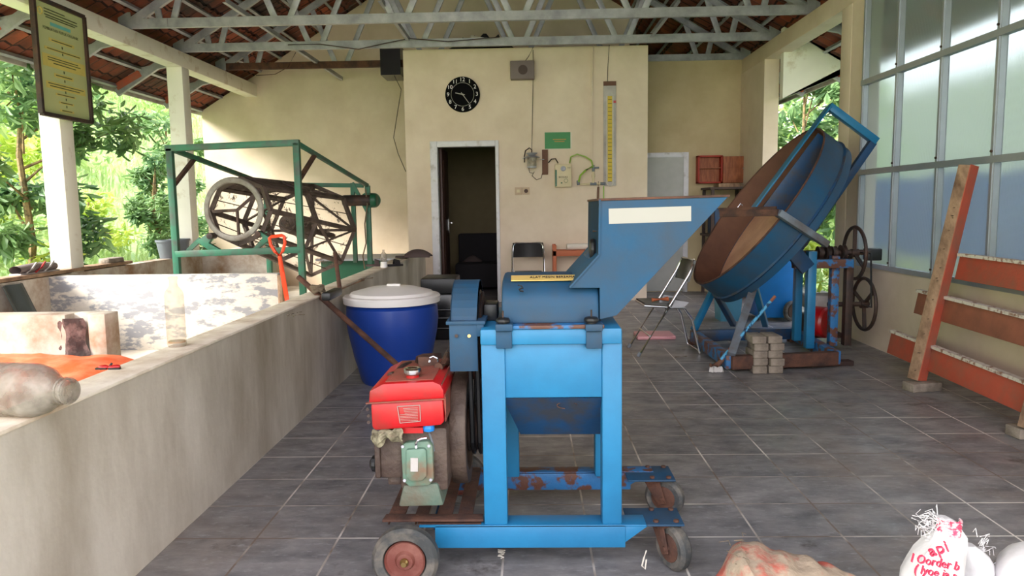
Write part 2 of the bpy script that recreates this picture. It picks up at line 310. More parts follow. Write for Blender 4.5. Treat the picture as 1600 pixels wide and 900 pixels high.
    def ring(s, c, ax, r, rs, n=32, m=8, sq=1.0):
        c = V(c); a, b, d = frame(ax); pts = [c + (a*math.cos(2*PI*i/n) + b*math.sin(2*PI*i/n))*r for i in range(n)]
        vs = []
        for i, p in enumerate(pts):
            o = (p-c).normalized(); vs += [p + o*rs*math.cos(2*PI*j/m) + d*rs*sq*math.sin(2*PI*j/m) for j in range(m)]
        return s.add(vs, [(i*m+j, i*m+(j+1) % m, ((i+1) % n)*m+(j+1) % m, ((i+1) % n)*m+j) for i in range(n) for j in range(m)])
    def grid(s, fn, nu, nv):
        return s.add([fn(i/nu, j/nv) for i in range(nu+1) for j in range(nv+1)], [(i*(nv+1)+j, (i+1)*(nv+1)+j, (i+1)*(nv+1)+j+1, i*(nv+1)+j+1) for i in range(nu) for j in range(nv)])
    def build(s, name, m, parent=None, bevel=0, smooth=False, solid=0, sub=0):
        o0 = ORG.get(parent.name, V((0, 0, 0))) if parent else None
        if parent is None:
            lo = V([min(v[i] for v in s.v) for i in range(3)]); hi = V([max(v[i] for v in s.v) for i in range(3)])
            o0 = V(((lo.x+hi.x)/2, (lo.y+hi.y)/2, lo.z)) if name not in ('floor', 'ceiling') else V((0, 0, 0))
        me = bpy.data.meshes.new(name); me.from_pydata([v-o0 for v in s.v], [], s.f)
        bm = bmesh.new(); bm.from_mesh(me); bmesh.ops.recalc_face_normals(bm, faces=bm.faces); bm.to_mesh(me); bm.free()
        me.materials.append(M[m] if isinstance(m, str) else m)
        o = bpy.data.objects.new(name, me); COL.objects.link(o)
        if parent: o.parent = parent
        else: o.location = o0
        ORG[o.name] = o0
        if solid: k = o.modifiers.new('s', 'SOLIDIFY'); k.thickness = solid; k.offset = 0
        if sub: k = o.modifiers.new('u', 'SUBSURF'); k.levels = k.render_levels = sub
        if bevel: k = o.modifiers.new('b', 'BEVEL'); k.width = bevel; k.segments = 2; k.limit_method = 'ANGLE'; k.angle_limit = math.radians(40)
        if smooth or bevel:
            for p in me.polygons: p.use_smooth = True
            if not sub: k = o.modifiers.new('e', 'EDGE_SPLIT'); k.split_angle = math.radians(35)
        return o
ORG = {}
def tag(o, label, cat, group=None, kind=None):
    if label: o['label'] = label
    if cat: o['category'] = cat
    if group: o['group'] = group
    if kind: o['kind'] = kind
    return o
def thing(name, loc, label, cat, group=None, kind=None):
    o = bpy.data.objects.new(name, None); COL.objects.link(o); o.location = loc; o.empty_display_size = .1
    ORG[o.name] = V(loc); return tag(o, label, cat, group, kind)
def struct(o): o['kind'] = 'structure'; return o
def copy_tree(o, parent=None):
    c = o.copy(); COL.objects.link(c); ORG[c.name] = ORG.get(o.name, V((0, 0, 0)))
    if parent: c.parent = parent
    for ch in [x for x in COL.objects if x.parent == o]: copy_tree(ch, c)
    return c
def place_copy(src, loc, rz=0, label=None):
    c = copy_tree(src); c.location = loc; c.rotation_euler = (0, 0, rz)
    if label: c['label'] = label
    return c
def text_mesh(txt, size, origin, xdir, ydir, name, m, parent, ext=.0006, align='CENTER', sx=1.0):
    cu = bpy.data.curves.new('t', 'FONT'); cu.body = txt; cu.size = size; cu.extrude = ext; cu.align_x = align; cu.align_y = 'CENTER'; cu.resolution_u = 2
    to = bpy.data.objects.new('t', cu); COL.objects.link(to); bpy.context.view_layer.update()
    me = bpy.data.meshes.new_from_object(to.evaluated_get(bpy.context.evaluated_depsgraph_get()))
    COL.objects.unlink(to); bpy.data.objects.remove(to); bpy.data.curves.remove(cu)
    xd, yd = V(xdir).normalized(), V(ydir).normalized(); zd = xd.cross(yd); origin = V(origin)
    b = MB(); b.v = [origin + xd*v.co.x*sx + yd*v.co.y + zd*v.co.z for v in me.vertices]; b.f = [tuple(p.vertices) for p in me.polygons]
    bpy.data.meshes.remove(me)
    return b.build(name, m, parent)

# ================================================================ THE SETTING
struct(MB().box(-5.6, 4.2, -1.5, 12.4, -.12, 0).build('floor', 'floor'))
def zr(x): return 3.47 + .61*((x if x < -.68 else -1.36-x) + 4.36)
XE, XR, YA, YB = -5.34, -.68, -.8, 14.2
def roof_sheet(side):
    b = MB(); rows = 21; nv = 150
    for k in range(rows):
        x0 = XE + (XR-XE)*k/rows; x1 = XE + (XR-XE)*(k+1)/rows
        def fn(u, v, x0=x0, x1=x1):
            x = x0 + (x1+.1-x0)*u; y = YA + (YB-YA)*v
            z = zr(x) + .03*(1-u) + .012*math.sin(y*2*PI/.2)
            return V((x if side < 0 else -1.36-x, y, z))
        b.grid(fn, 1, nv*2)
    return b
ceil = struct(roof_sheet(-1).build('ceiling', 'tile', solid=.012))
ceil2 = roof_sheet(1).build('ceiling', 'tile', solid=.012); struct(ceil2)
for par, sgn in ((ceil, -1), (ceil2, 1)):
    for k in range(15):
        x = XE + .06 + k*.33; z = zr(x) - .03
        xx = x if sgn < 0 else -1.36-x
        MB().channel((xx, YA, z), (xx, YB, z), .035, .045, .003, (-.52*(-sgn), 0, .85)).build('batten', 'steel', par)
for xx, nm in ((-5.36, 'trim_1'), (4.0, 'trim_2')):
    struct(MB().box(xx-.015, xx+.015, YA, 14.1, 2.82, 3.0).build(nm, 'fascia'))
# gable wall behind the compost bins and the dark loft
g = [(-5.28, 12.05, -.2), (1.6, 12.05, -.2), (1.6, 12.05, zr(1.6)-.04), (XR, 12.05, zr(XR)-.04), (-5.28, 12.05, zr(-5.28)-.04)]
struct(MB().prism(g, (0, .15, 0)).build('wall_back', 'cream'))
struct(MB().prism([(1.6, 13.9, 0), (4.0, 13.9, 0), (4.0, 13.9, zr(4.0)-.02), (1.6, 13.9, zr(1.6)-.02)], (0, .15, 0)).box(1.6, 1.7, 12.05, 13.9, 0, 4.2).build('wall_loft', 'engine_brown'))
# store room box with the doorway
st = MB().box(-1.62, -1.21, 9.81, 9.93, 0, 3.3).box(-.43, 1.54, 9.81, 9.93, 0, 3.3).box(-1.21, -.43, 9.81, 9.93, 2.06, 3.3)
struct(st.build('wall_front', 'cream'))
struct(MB().box(-1.62, -1.5, 9.93, 12.05, 0, 3.3).build('wall_room_left', 'room_dim'))
struct(MB().box(1.42, 1.54, 9.93, 12.05, 0, 3.3).build('wall_room_right', 'room_dim'))
struct(MB().box(-1.5, 1.42, 9.93, 12.05, 2.75, 2.85).build('ceiling_room', 'room_dim'))
struct(MB().box(-1.5, -1.38, 10.6, 10.8, 2.62, 2.75).box(-1.5, 1.42, 11.95, 12.05, 0, 2.75).build('wall_room_back', 'room_dim'))
fr = MB().box(-1.30, -1.205, 9.785, 9.94, 0, 2.13).box(-.445, -.40, 9.785, 9.94, 0, 2.13).box(-1.205, -.445, 9.785, 9.94, 2.055, 2.13)
d1 = struct(fr.build('door_1', 'frame_white', bevel=.006))
dl = MB().box(-1.2, -1.165, 9.95, 10.66, .01, 2.05).build('door_leaf', 'door_brown', d1, bevel=.003)
for z0, z1 in ((.2, .95), (1.1, 1.9)): MB().box(-1.166, -1.158, 10.07, 10.54, z0, z1).build('door_panel', 'door_brown', dl, bevel=.01)
MB().box(-1.166, -1.155, 10.55, 10.6, .92, 1.12).cyl((-1.155, 10.575, 1.05), (-1.11, 10.575, 1.05), .009).cyl((-1.11, 10.58, 1.05), (-1.11, 10.46, 1.05), .009).build('door_handle', 'chrome', dl)
# right back wall with the grey door
struct(MB().box(1.54, 3.0, 10.75, 10.87, 0, 3.27).build('wall_back_right', 'cream_darker'))
d2 = struct(MB().box(1.6, 1.66, 10.72, 10.78, 0, 2.0).box(2.2, 2.27, 10.72, 10.78, 0, 2.0).box(1.66, 2.2, 10.72, 10.78, 1.93, 2.0).build('door_2', 'frame_white', bevel=.004))
dg = MB().box(1.66, 2.2, 10.735, 10.755, .01, 1.93).build('door_leaf', 'door_grey', d2)
MB().cyl((1.72, 10.735, 1.0), (1.72, 10.69, 1.0), .01).cyl((1.72, 10.69, 1.0), (1.82, 10.69, 1.0), .009).build('door_handle', 'chrome', dg)
struct(MB().box(3.002, 3.19, 9.72, 10.87, 0, 3.08).build('wall_right_back', 'cream'))
struct(MB().prism([(3.1, 9.3, 2.53), (3.95, 9.3, 2.95), (3.95, 9.3, zr(3.95)-.03), (3.1, 9.3, zr(3.1)-.03)], (0, .12, 0)).build('wall_eave_right', 'cream_white'))
struct(MB().box(3.0, 3.2, YA, 10.87, 3.08, 3.27).build('trim_3', 'cream', bevel=.006))
struct(MB().box(2.98, 3.18, 7.1, 7.33, 0, 3.08).build('trim_4', 'cream', bevel=.008))
struct(MB().box(2.985, 3.12, 6.8, 7.1, 0, 3.08).build('wall_right_strip', 'cream'))
struct(MB().box(2.98, 3.1, YA, 6.8, 0, .69).build('wall_right', 'cream'))
# left colonnade and bins
struct(MB().box(-4.52, -4.36, 1.0, 12.05, -.1, .70).build('wall_left', 'stained'))
struct(MB().box(-4.56, -4.36, YA, 12.05, 3.08, 3.27).build('trim_5', 'cream_white', bevel=.006))
for i, y in enumerate((1.8, 4.35, 6.9, 9.45)):
    struct(MB().box(-4.56, -4.36, y, y+.2, .70 if y > 2 else 0, 3.08).build('trim_%d' % (6+i), 'cream_white', bevel=.008))
struct(MB().box(-1.53, -1.40, 1.0, 9.81, 0, .69).build('wall_bin_front', 'bin_wall'))
struct(MB().box(-1.54, -1.395, 1.0, 9.815, .69, .703).build('trim_10', 'wall_cap', bevel=.004))
struct(MB().box(-4.36, -2.27, 6.55, 6.67, 0, .70).build('wall_bin_middle', 'peeling', bevel=.006))
struct(MB().box(-2.275, -2.23, 6.54, 6.62, 0, .69).build('trim_11', 'wood', bevel=.01))
cb = MB().box(-4.36, -2.62, 4.05, 4.2, 0, .70).box(-2.62, -2.5, 4.13, 4.2, 0, .70).box(-2.5, -2.40, 4.06, 4.2, 0, .70).build('wall_bin_near', 'stained', bevel=.005); struct(cb)
def rough(u, v):
    x = -2.70+.22*v + .035*mnoise.noise(V((u*5, v*2, 0))); z = .62*u + .04
    wdt = .5+.5*math.sin(u*PI)
    return V((-2.60 + (v-.5)*.2*(.6+.4*wdt) + .02*mnoise.noise(V((u*7, v, 2))), 4.045-.012*mnoise.noise(V((u*9, v*9, 1)))+.02*abs(v-.5), .1+.58*u))
MB().grid(rough, 24, 10).build('broken_corner', 'broken', cb, smooth=True)
struct(MB().box(-4.36, -3.42, 9.7, 9.85, 0, .70).build('wall_bin_far', 'stained', bevel=.006))
struct(MB().box(-4.36, -1.53, 1.0, 12.05, 0, .02).build('floor_bins', 'bin_wall'))

# window wall of translucent sheets in aluminium
w1 = struct(MB().bar((2.99, YA, .71), (2.99, 6.8, .71), .05, .04).bar((2.99, YA, 3.06), (2.99, 6.8, 3.06), .05, .04).build('window_1', 'alu'))
ys = [6.8-.02] + [6.17-.652*k for k in range(11)]
for k, y in enumerate(ys): MB().bar((2.985, y, .73), (2.985, y, 3.04), .045, .05, (0, 1, 0)).box(2.955, 2.963, y-.012, y+.012, .73, 3.04).build('mullion', 'alu', w1)
for z in (1.525, 2.31):
    MB().bar((2.975, YA, z), (2.975, 6.8, z), .05, .045).build('glazing_bar', 'alu', w1)
for k in range(len(ys)-1):
    for z0, z1 in ((.73, 1.505), (1.545, 2.29), (2.33, 3.04)):
        y0, y1 = ys[k+1]+.026, ys[k]-.026
        MB().box(3.0, 3.006, y0, y1, z0, z1).build('pane', 'poly', w1)
        if k < 5: MB().cyl((2.944, y0-.03, z0+.03), (2.96, y0-.03, z0+.03), .008, n=8).build('screw', 'iron', w1)

# ---------------------------------------------------------------- roof trusses
def truss(y, label, rusty=False):
    t = thing('roof_truss', (0, y, 3.3), label, 'roof truss', 'steel roof trusses across the hall')
    zb = 3.33; m = 'steel'
    if rusty: MB().channel((-4.35, y, zb), (-1.5, y, zb), .05, .09).build('bottom_chord', 'rust', t); MB().channel((-1.5, y, zb), (3.1, y, zb), .05, .09).build('bottom_chord', m, t)
    else:
        MB().channel((-4.4, y, zb), (3.1, y, zb), .05, .095).build('bottom_chord', m, t)
        for xx in (-4.4, 2.6): MB().box(xx, xx+.45, y-.034, y-.026, zb-.042, zb+.042).build('splice_plate', m, t)
    for s in (-1, 1):
        X = lambda x: x if s < 0 else -1.36-x
        MB().channel((X(-5.28), y, zr(-5.28)-.12), (X(XR), y, zr(XR)-.12), .045, .085).build('top_chord', m, t)
        MB().box(min(X(-4.5), X(-4.36)), max(X(-4.5), X(-4.36)), y-.03, y-.02, 3.25, 3.45).build('gusset_plate', 'steel', t)
        MB().bar((X(-5.27), y, 2.86), (X(-4.95), y, 3.03), .06, .09).build('rafter_tail', 'wood_red', t)
        MB().bar((X(-5.3), y, 3.0), (X(-4.4), y, 3.17), .05, .06).build('eave_strut', m, t)
    for i in range(6):
        x = -3.98 + 1.29*i
        for dx in (-1, 1):
            h = 0
            for _ in range(12): xt = x+dx*.5*h; h = zr(xt)-.12-zb
            xt = x+dx*.5*h
            if abs(h) > .12: MB().bar((x+dx*.07, y+.012, zb), (xt, y+.012, zb+h), .07, .028, (0, 1, 0)).build('web', m, t, bevel=.004)
    return t
truss(7.06, 'grey steel roof truss nearest the camera, only its eave strut showing by the framed poster')
truss(8.32, 'grey steel roof truss crossing high in front, its chord running above the clock')
truss(9.58, 'grey steel roof truss just above the top of the store room wall')
truss(10.85, 'steel roof truss with rusty brown chord behind the store room corner', True)
for (a, c, lb) in ((PY(350, 0, 8.2), PY(534, 123, 11.9), 'long thin steel brace slanting over the bins down to the gable wall'), (PY(593, -2, 8.15), PY(641, 66, 9.7), 'dark steel brace dropping steeply to the store room wall corner'), (PY(1060, 0, 8.6), PY(1018, 55, 9.5), 'short steel brace slanting above the gauge board')):
    tag(MB().channel(a, c, .04, .05).build('diagonal_brace', 'steel'), lb, 'brace')

# ================================================================ OUTDOORS
def hillz(x, y):
    h = max(0, -6.2-x)*.52 + .25*mnoise.noise(V((x*.3, y*.3, 0)))*min(1, max(0, -5.8-x)); return -.15 + h + max(0, y-13)*.12*min(1, max(0, (-x-3)/4))
hb = MB().grid(lambda u, v: V((-5.4-26*u, -6+46*v, hillz(-5.4-26*u, -6+46*v))), 60, 80)
struct(hb.build('hillside', 'grass', smooth=True))
struct(MB().box(-40, 40, -30, 60, -.4, -.25).build('ground', 'grass'))
hr = MB().grid(lambda u, v: V((6.6+12*u, -6+40*v, -.2+min(5.5, 9*u)+.3*mnoise.noise(V((u*9, v*14, 0))))), 30, 40)
M['hedge'] = leaf_mat('dull_hedge_green', srgb(96, 108, 88), srgb(134, 142, 116)); struct(hr.build('hillside_right', 'hedge', smooth=True))
M['tarp_blue'] = leaf_mat('translucent_blue_sheet', srgb(30, 156, 220), srgb(60, 176, 232))
gb = MB(); rg = random.Random(3)
for i in range(26000):
    x = -5.6-rg.random()**1.3*16; y = 5+rg.random()*26; z = hillz(x, y)
    if x/y > -.3 or x/y < -.95: continue
    h = .12+.3*rg.random()*(1+.8*mnoise.noise(V((x*.8, y*.8, 3)))); a = rg.random()*6.28; dx, dy = math.cos(a), math.sin(a); wd = .012+.014*rg.random(); ln = h*(.3+.5*rg.random())
    gb.add([(x-dy*wd, y+dx*wd, z-.02), (x+dy*wd, y-dx*wd, z-.02), (x+dx*ln*.35+dy*wd*.8, y+dy*ln*.35-dx*wd*.8, z+h*.7), (x+dx*ln*.35-dy*wd*.8, y+dy*ln*.35+dx*wd*.8, z+h*.7), (x+dx*ln, y+dy*ln, z+h)], [(0, 1, 2, 3), (3, 2, 4)])
tag(gb.build('grass', 'grass'), 'tall bright grass covering the sunny hillside outside', 'grass', kind='stuff')
def leaves(b, c, r, n, s, rg, droop=.4, aspect=.42):
    c = V(c)
    for _ in range(n):
        u = V((rg.gauss(0, 1), rg.gauss(0, 1), rg.gauss(0, 1))).normalized() * (rg.random()**.4)
        p = c + V((u.x*r[0], u.y*r[1], u.z*r[2])); L = s*(.6+.8*rg.random())
        d = V((rg.gauss(0, 1), rg.gauss(0, 1), rg.gauss(-droop, .5))).normalized(); a, n_, _ = frame(d, V((rg.gauss(0, .5), rg.gauss(0, .5), 1)))
        W = L*aspect/2
        b.add([p, p+d*L*.4+a*W-n_*.08*L, p+d*L*.85+a*W*.5-n_*.1*L, p+d*L, p+d*L*.85-a*W*.5-n_*.1*L, p+d*L*.4-a*W-n_*.08*L], [(0, 1, 2, 3), (0, 3, 4, 5)])
def plant(name, loc, h, crown, n, s, m, label, cat, seed, group=None, trunk=.05, blobs=9):
    rg = random.Random(seed); loc = V(loc); t = thing(name, loc, label, cat, group)
    b = MB(); tb = MB(); top = loc + V((rg.gauss(0, .1), rg.gauss(0, .1), h))
    tb.tube([loc, loc.lerp(top, .3)+V((.06, .04, 0)), loc.lerp(top, .6)-V((.04, .02, 0)), loc.lerp(top, .85)], [trunk, trunk*.8, trunk*.6, trunk*.3], 7)
    for k in range(blobs):
        f = .15+.85*k/blobs; p = loc.lerp(top, f) + V((rg.gauss(0, 1)*crown*.55, rg.gauss(0, 1)*crown*.55, rg.gauss(0, .15)))
        tb.tube([loc.lerp(top, f*.8), p], [trunk*.35, trunk*.12], 5)
        rr = crown*(.35+.3*rg.random()); leaves(b, p, (rr, rr, rr*.85), n//blobs, s, rg)
    b.build('foliage', m, t); tb.build('trunk', 'bark', t); return t
GRP = 'shrubs and trees on the hillside'
plant('broadleaf_tree', (-6.0, 8.55, -.15), 3.5, .62, 2400, .17, 'leaf_dark', 'glossy dark leaved tree with pale trunk left of the nearest white column', 'tree', 1, trunk=.055, blobs=14)
plant('broadleaf_tree', (-6.9, 9.1, .2), 4.4, .8, 2200, .17, 'leaf_mid', 'light green tree rising behind the dark leaved tree at the left edge', 'tree', 2, blobs=14)
plant('shrub', (-5.95, 11.6, .0), 2.2, .42, 1900, .13, 'leaf_dark', 'dense dark leafed shrub close behind the green sieve frame post', 'shrub', 3, blobs=14)
plant('shrub', (-7.6, 12.6, .6), 1.0, .5, 800, .13, 'leaf_yellow', 'low pale shrub between the two white columns on the hillside', 'shrub', 4, blobs=12)
plant('shrub', (-5.5, 8.6, -.1), .75, .35, 380, .16, 'leaf_yellow', 'low yellow green plant at the foot of the hillside just over the bin wall', 'plant', 5, blobs=7, trunk=.02)
plant('shrub', (-6.6, 13.6, .3), 3.0, .6, 1100, .15, 'leaf_dark', 'narrow shrub seen between the far column and the cream gable wall', 'shrub', 6, blobs=10)
plant('shrub', (-8.6, 12.0, 1.2), 1.4, .9, 1200, .2, 'leaf_yellow', 'pale flowering bush half way up the grassy slope', 'bush', 7, blobs=9)
plant('shrub', (-10.5, 15.5, 2.3), 1.6, 1.2, 1200, .22, 'leaf_mid', 'wide round bush high on the slope under the roof edge', 'bush', 8, blobs=9)
plant('shrub', (-9.3, 10.3, 1.5), 1.8, .8, 1200, .18, 'leaf_mid', 'bush on the slope directly beside the nearest column', 'bush', 9, blobs=9)
plant('shrub', (-13.5, 19.5, 3.6), 2.4, 2.2, 1800, .28, 'leaf_dark', 'dark thicket at the top of the slope below the fascia board', 'thicket', 10, blobs=10)
plant('shrub', (-14, 25, 4.0), 2.4, 2.4, 1500, .3, 'leaf_mid', 'light thicket on the crest farthest away on the hillside', 'thicket', 11, blobs=10)
plant('broadleaf_tree', (4.9, 13.2, -.25), 4.2, 1.0, 2600, .22, 'leaf_dark', 'dark sunlit tree outside behind the tilted blue pan', 'tree', 12, blobs=16)
plant('broadleaf_tree', (6.3, 15.5, -.25), 4.4, 1.3, 2000, .24, 'leaf_mid', 'lighter tree outside beyond the dark one near the blue pan', 'tree', 13, blobs=14)
plant('shrub', (3.95, 9.5, -.25), 1.05, .4, 900, .13, 'leaf_yellow', 'variegated yellow green bush outside behind the pan machine pulleys', 'bush', 14, blobs=9, trunk=.02)
plant('shrub', (4.6, 11.2, -.25), .8, .5, 600, .13, 'leaf_mid', 'low green plants outside low behind the hand wheels', 'plant', 15, blobs=8, trunk=.02)
o = MB().grid(lambda u, v: V((4.62+.05*math.sin(u*40), .5+10.8*u, .66+.92*v-.06*math.sin(u*PI*7)**2)), 80, 6).build('blue_tarpaulin', 'tarp_blue', solid=.01, smooth=True); tag(o, 'bright blue tarpaulin fence outside the window wall and behind the pan machine', 'tarpaulin')
for k, yy0 in enumerate((10.9, 7.4)):
    tag(MB().cyl((4.74, yy0, -.25), (4.74, yy0, 1.75), .035).build('tarp_pole', 'cream_white'), ('white pole at the far end of the blue tarpaulin fence', 'white pole of the blue tarpaulin fence nearer the window wall')[k], 'pole')

# ================================================================ SHREDDER (blue machine in the foreground)
YF = 2.45
sh = thing('shredder_machine', (0, 2.7, 0), 'large blue shredding machine on wheels with tall white-labelled hopper, in the foreground', 'machine')
m = MB()
zt = .862
def legbox(px0, px1, q, y0, y1): a = PY(px0, q, y0).x; b = PY(px1, q, y0).x; return (a, b, y0, y1)
for (a, b, q, y0) in ((754, 791, 680, YF), (941, 972, 680, YF), (785, 811, 700, 2.9), (930, 958, 700, 2.9)):
    x0, x1, _, _ = legbox(a, b, q, y0, y0+.07)
    MB().box(x0, x1, y0, y0+.07, .175, zt-.01).build('leg', 'blue', sh, bevel=.005)
xl, xr = PY(752, 600, YF).x, PY(971, 600, YF).x
m = MB(); m.box(PY(680, 835, YF).x, PY(977, 840, YF).x, YF-.005, YF+.001, .094, .175).box(PY(655, 820, YF).x, PY(1010, 822, YF).x, YF-.005, YF+.08, .168, .176)
m.prism([(PY(977, 840, YF).x, YF-.004, .17), (PY(1012, 822, YF).x, YF-.004, .17), (PY(977, 840, YF).x, YF-.004, .112)], (0, .006, 0)); m.build('base_rail', 'blue', sh, bevel=.002)
m = MB(); m.box(PY(652, 820, YF).x, PY(752, 840, YF).x, YF+.002, YF+.078, .1765, .179); m.build('rail_edge', 'rust', sh)
m = MB().box(PY(660, 760, 2.96).x, PY(985, 760, 2.96).x, 2.955, 2.96, .10, .175).box(PY(660, 760, 2.97).x, PY(1020, 745, 2.97).x, 2.955, 3.02, .168, .176)
m.prism([(PY(985, 757, 2.95).x, 2.954, .17), (PY(1018, 757, 2.95).x, 2.954, .17), (PY(985, 757, 2.95).x, 2.954, .12)], (0, .006, 0)); m.build('base_rail', 'blue_rusty', sh, bevel=.002)
MB().box(PY(672, 820, YF).x, PY(672, 820, YF).x+.05, YF+.08, 2.955, .12, .16).build('cross_member', 'blue_rusty', sh, bevel=.002)
for (y0, y1, x0, x1) in ((YF+.0, YF+.145, PY(977, 810, YF+.07).x, PY(1070, 823, YF).x), (2.865, 3.03, PY(977, 745, 2.95).x, .57)):
    pl = MB().box(x0, x1, y0, y1, .166, .174).build('caster_plate', 'blue_worn', sh, bevel=.003)
    for bx in (x0+.1, x1-.025):
        for by in (y0+.022, y1-.022): MB().cyl((bx, by, .173), (bx, by, .182), .0105, n=6).build('bolt', 'rust', pl, bevel=.002)
def caster(cx, cy, steer, r):
    R = Matrix.Rotation(steer, 3, 'Z'); c = V((cx, cy, 0)); L = lambda x, y, z: c + R @ V((x, y, z))
    ct = MB().cyl((cx, cy, .152), (cx, cy, .167), .045).build('caster', 'rust', sh, bevel=.003)
    f = MB()
    for s in (-1, 1): f.prism([L(-.035, s*.034, .155), L(.035, s*.034, .155), L(.062, s*.034, r-.012), L(.03, s*.034, r-.026)], R @ V((0, .006*s, 0)))
    f.prism([L(-.04, -.04, .15), L(.04, -.04, .15), L(.04, .04, .15), L(-.04, .04, .15)], (0, 0, .01)); f.build('fork', 'rust', ct, bevel=.002)
    MB().lathe([(r*.62, -.022), (r-.012, -.024), (r, -.012), (r, .012), (r-.012, .024), (r*.62, .022)], L(.045, 0, r), R @ V((0, 1, 0)), 36).build('wheel', 'rubber', ct, smooth=True)
    MB().cyl(L(.045, -.026, r), L(.045, .026, r), r*.62).cyl(L(.045, -.045, r), L(.045, .045, r), .01, n=8).build('wheel_hub', 'rust', ct, bevel=.003)
    return ct
caster(PY(1040, 815, YF+.07).x, YF+.07, math.radians(-62), .08)
caster(PY(1022, 745, 2.95).x, 2.95, math.radians(-28), .08)
o = MB().tube([PY(1010, 860, 2.42), PY(1006, 872, 2.42), PY(1003, 884, 2.42), PY(1008, 889, 2.42), PY(1010, 874, 2.42)], .003).build('frayed_string', 'paper', sh)
def front_wheel(px, py, y, r):
    c = PY(px, py, y); c.z = r
    wl = MB().lathe([(r*.6, .0), (r*.66, -.024), (r*.9, -.028), (r, -.015), (r, .016), (r*.9, .026), (r*.6, .026)], c, (0, 1, 0), 48).build('wheel', 'rubber', sh, smooth=True)
    MB().lathe([(r*.6, -.002), (r*.61, -.022), (r*.55, -.014), (r*.3, -.014), (r*.24, -.026), (.01, -.026)], c, (0, 1, 0), 40).build('hub', 'hub_red', wl, smooth=True)
    MB().cyl(c+V((0, -.045, 0)), c+V((0, .15, 0)), .009, n=10).lathe([(.001, -.04), (.009, -.04), (.014, -.034), (.0145, -.024)], c, (0, 1, 0), 20).build('axle_bolt', 'brass', wl)
    return c
front_wheel(634, 873, 2.335, .111); front_wheel(720, 792, 3.07, .111)
# body
MB().box(xl, xr, YF-.012, 2.99, .808, zt).build('body_frame', 'blue', sh, bevel=.006)
MB().box(PY(789, 600, YF).x, PY(941, 600, YF).x, YF+.008, YF+.014, PY(860, 622, YF).z, .83).build('body_panel', 'blue', sh, bevel=.002)
MB().box(PY(789, 600, YF).x, PY(941, 600, YF).x, 2.97, 2.975, .66, .83).build('body_panel', 'blue', sh, bevel=.002)
for px in (775, 916): MB().pbox(px, px+25, 518, 545, YF-.02, YF+.01).pbox(px-1, px+26, 507, 518, YF-.035, YF+.06).build('clamp_block', 'blue_worn', sh, bevel=.003)
z0 = PY(860, 622, YF+.02).z
ca, cb_ = PY(786, 622, YF+.02), PY(941, 622, YF+.02); da, db = PY(814, 678, 2.62), PY(940, 678, 2.62)
chv = [ca, cb_, db, da, V((ca.x, 2.96, z0)), V((cb_.x, 2.96, z0)), V((db.x, 2.84, db.z)), V((da.x, 2.84, db.z))]
MB().add(chv, [(0, 1, 2, 3), (4, 5, 6, 7), (0, 3, 7, 4), (1, 2, 6, 5)]).build('discharge_chute', 'blue_dark', sh, solid=.004)
MB().tube([PY(886, 633, 2.49)+V((math.cos(a)*.035, -.002, math.sin(a)*.012)) for a in [i*.5 for i in range(10)]], .0015, 5).build('scratch_mark', 'rust', sh)
# drum housing
hx0, hx1 = PY(783, 470, YF).x, PY(938, 470, YF).x; hc = 2.71
zt2 = PY(850, 427, hc).z
sg = lambda a, e: math.copysign(abs(a)**e, a)
prof = [(hc-.24, zt+.012)] + [(hc-.235*sg(math.cos(t), .62), zt+.03+(zt2-zt-.03)*abs(math.sin(t))**.62) for t in [PI*i/24 for i in range(0, 25)]] + [(hc+.24, zt+.012)]
MB().prism([(hx0, y, z) for y, z in prof], (hx1-hx0, 0, 0)).build('drum_housing', 'blue_worn', sh, bevel=.012)
MB().box(hx0-.01, hx1+.012, YF-.02, hc+.26, zt+.0, zt+.013).build('housing_flange', 'blue_rusty', sh, bevel=.003)
for px in (786, 924):
    c = PY(px, 505, YF-.012); c.z = zt+.018
    k = MB().cyl(c-V((0, 0, .012)), c+V((0, 0, .004)), .014, .02, n=8).lathe([(.024, .004), (.027, .012), (.022, .02), (.01, .022)], c, (0, 0, 1), 7).build('clamp_knob', 'black', sh, bevel=.003)
    MB().cyl(c, c+V((0, 0, .045)), .003, n=8).build('threaded_stud', 'iron', k)
yl = MB(); lx0, lx1 = PY(799, 428, 2.6).x, PY(909, 428, 2.6).x
yy = [hc-.235*math.cos(t) for t in (1.05, 1.3, 1.57)]; 
lab = [(lx0, 2.52, zt2-.012), (lx1, 2.52, zt2-.012), (lx1, 2.58, zt2+.004), (lx0, 2.58, zt2+.004)]
M['yellow'] = plain('yellow_label', srgb(222, 190, 110), .6); M['ink'] = plain('dark_ink', srgb(60, 48, 40), .7)
lb = MB().prism([(lx0, 2.535, zt2-.010), (lx1, 2.535, zt2-.010), (lx1, 2.60, zt2+.001), (lx0, 2.60, zt2+.001)], (0, -.001, .003)).build('yellow_label', 'yellow', sh)
text_mesh('ALAT MESIN BERSAMA', .036, ((lx0+lx1)/2+.02, 2.568, zt2-.0005), (1, 0, 0), (0, .065, .011), 'lettering', 'ink', lb, sx=.44)
o = MB().tube([PY(a, b, 2.472) for a, b in ((809, 445.5), (815, 447), (817, 449.5), (811, 452), (813, 454.5), (818, 455))], .0035, 6).build('black_marker_number', 'black', sh)
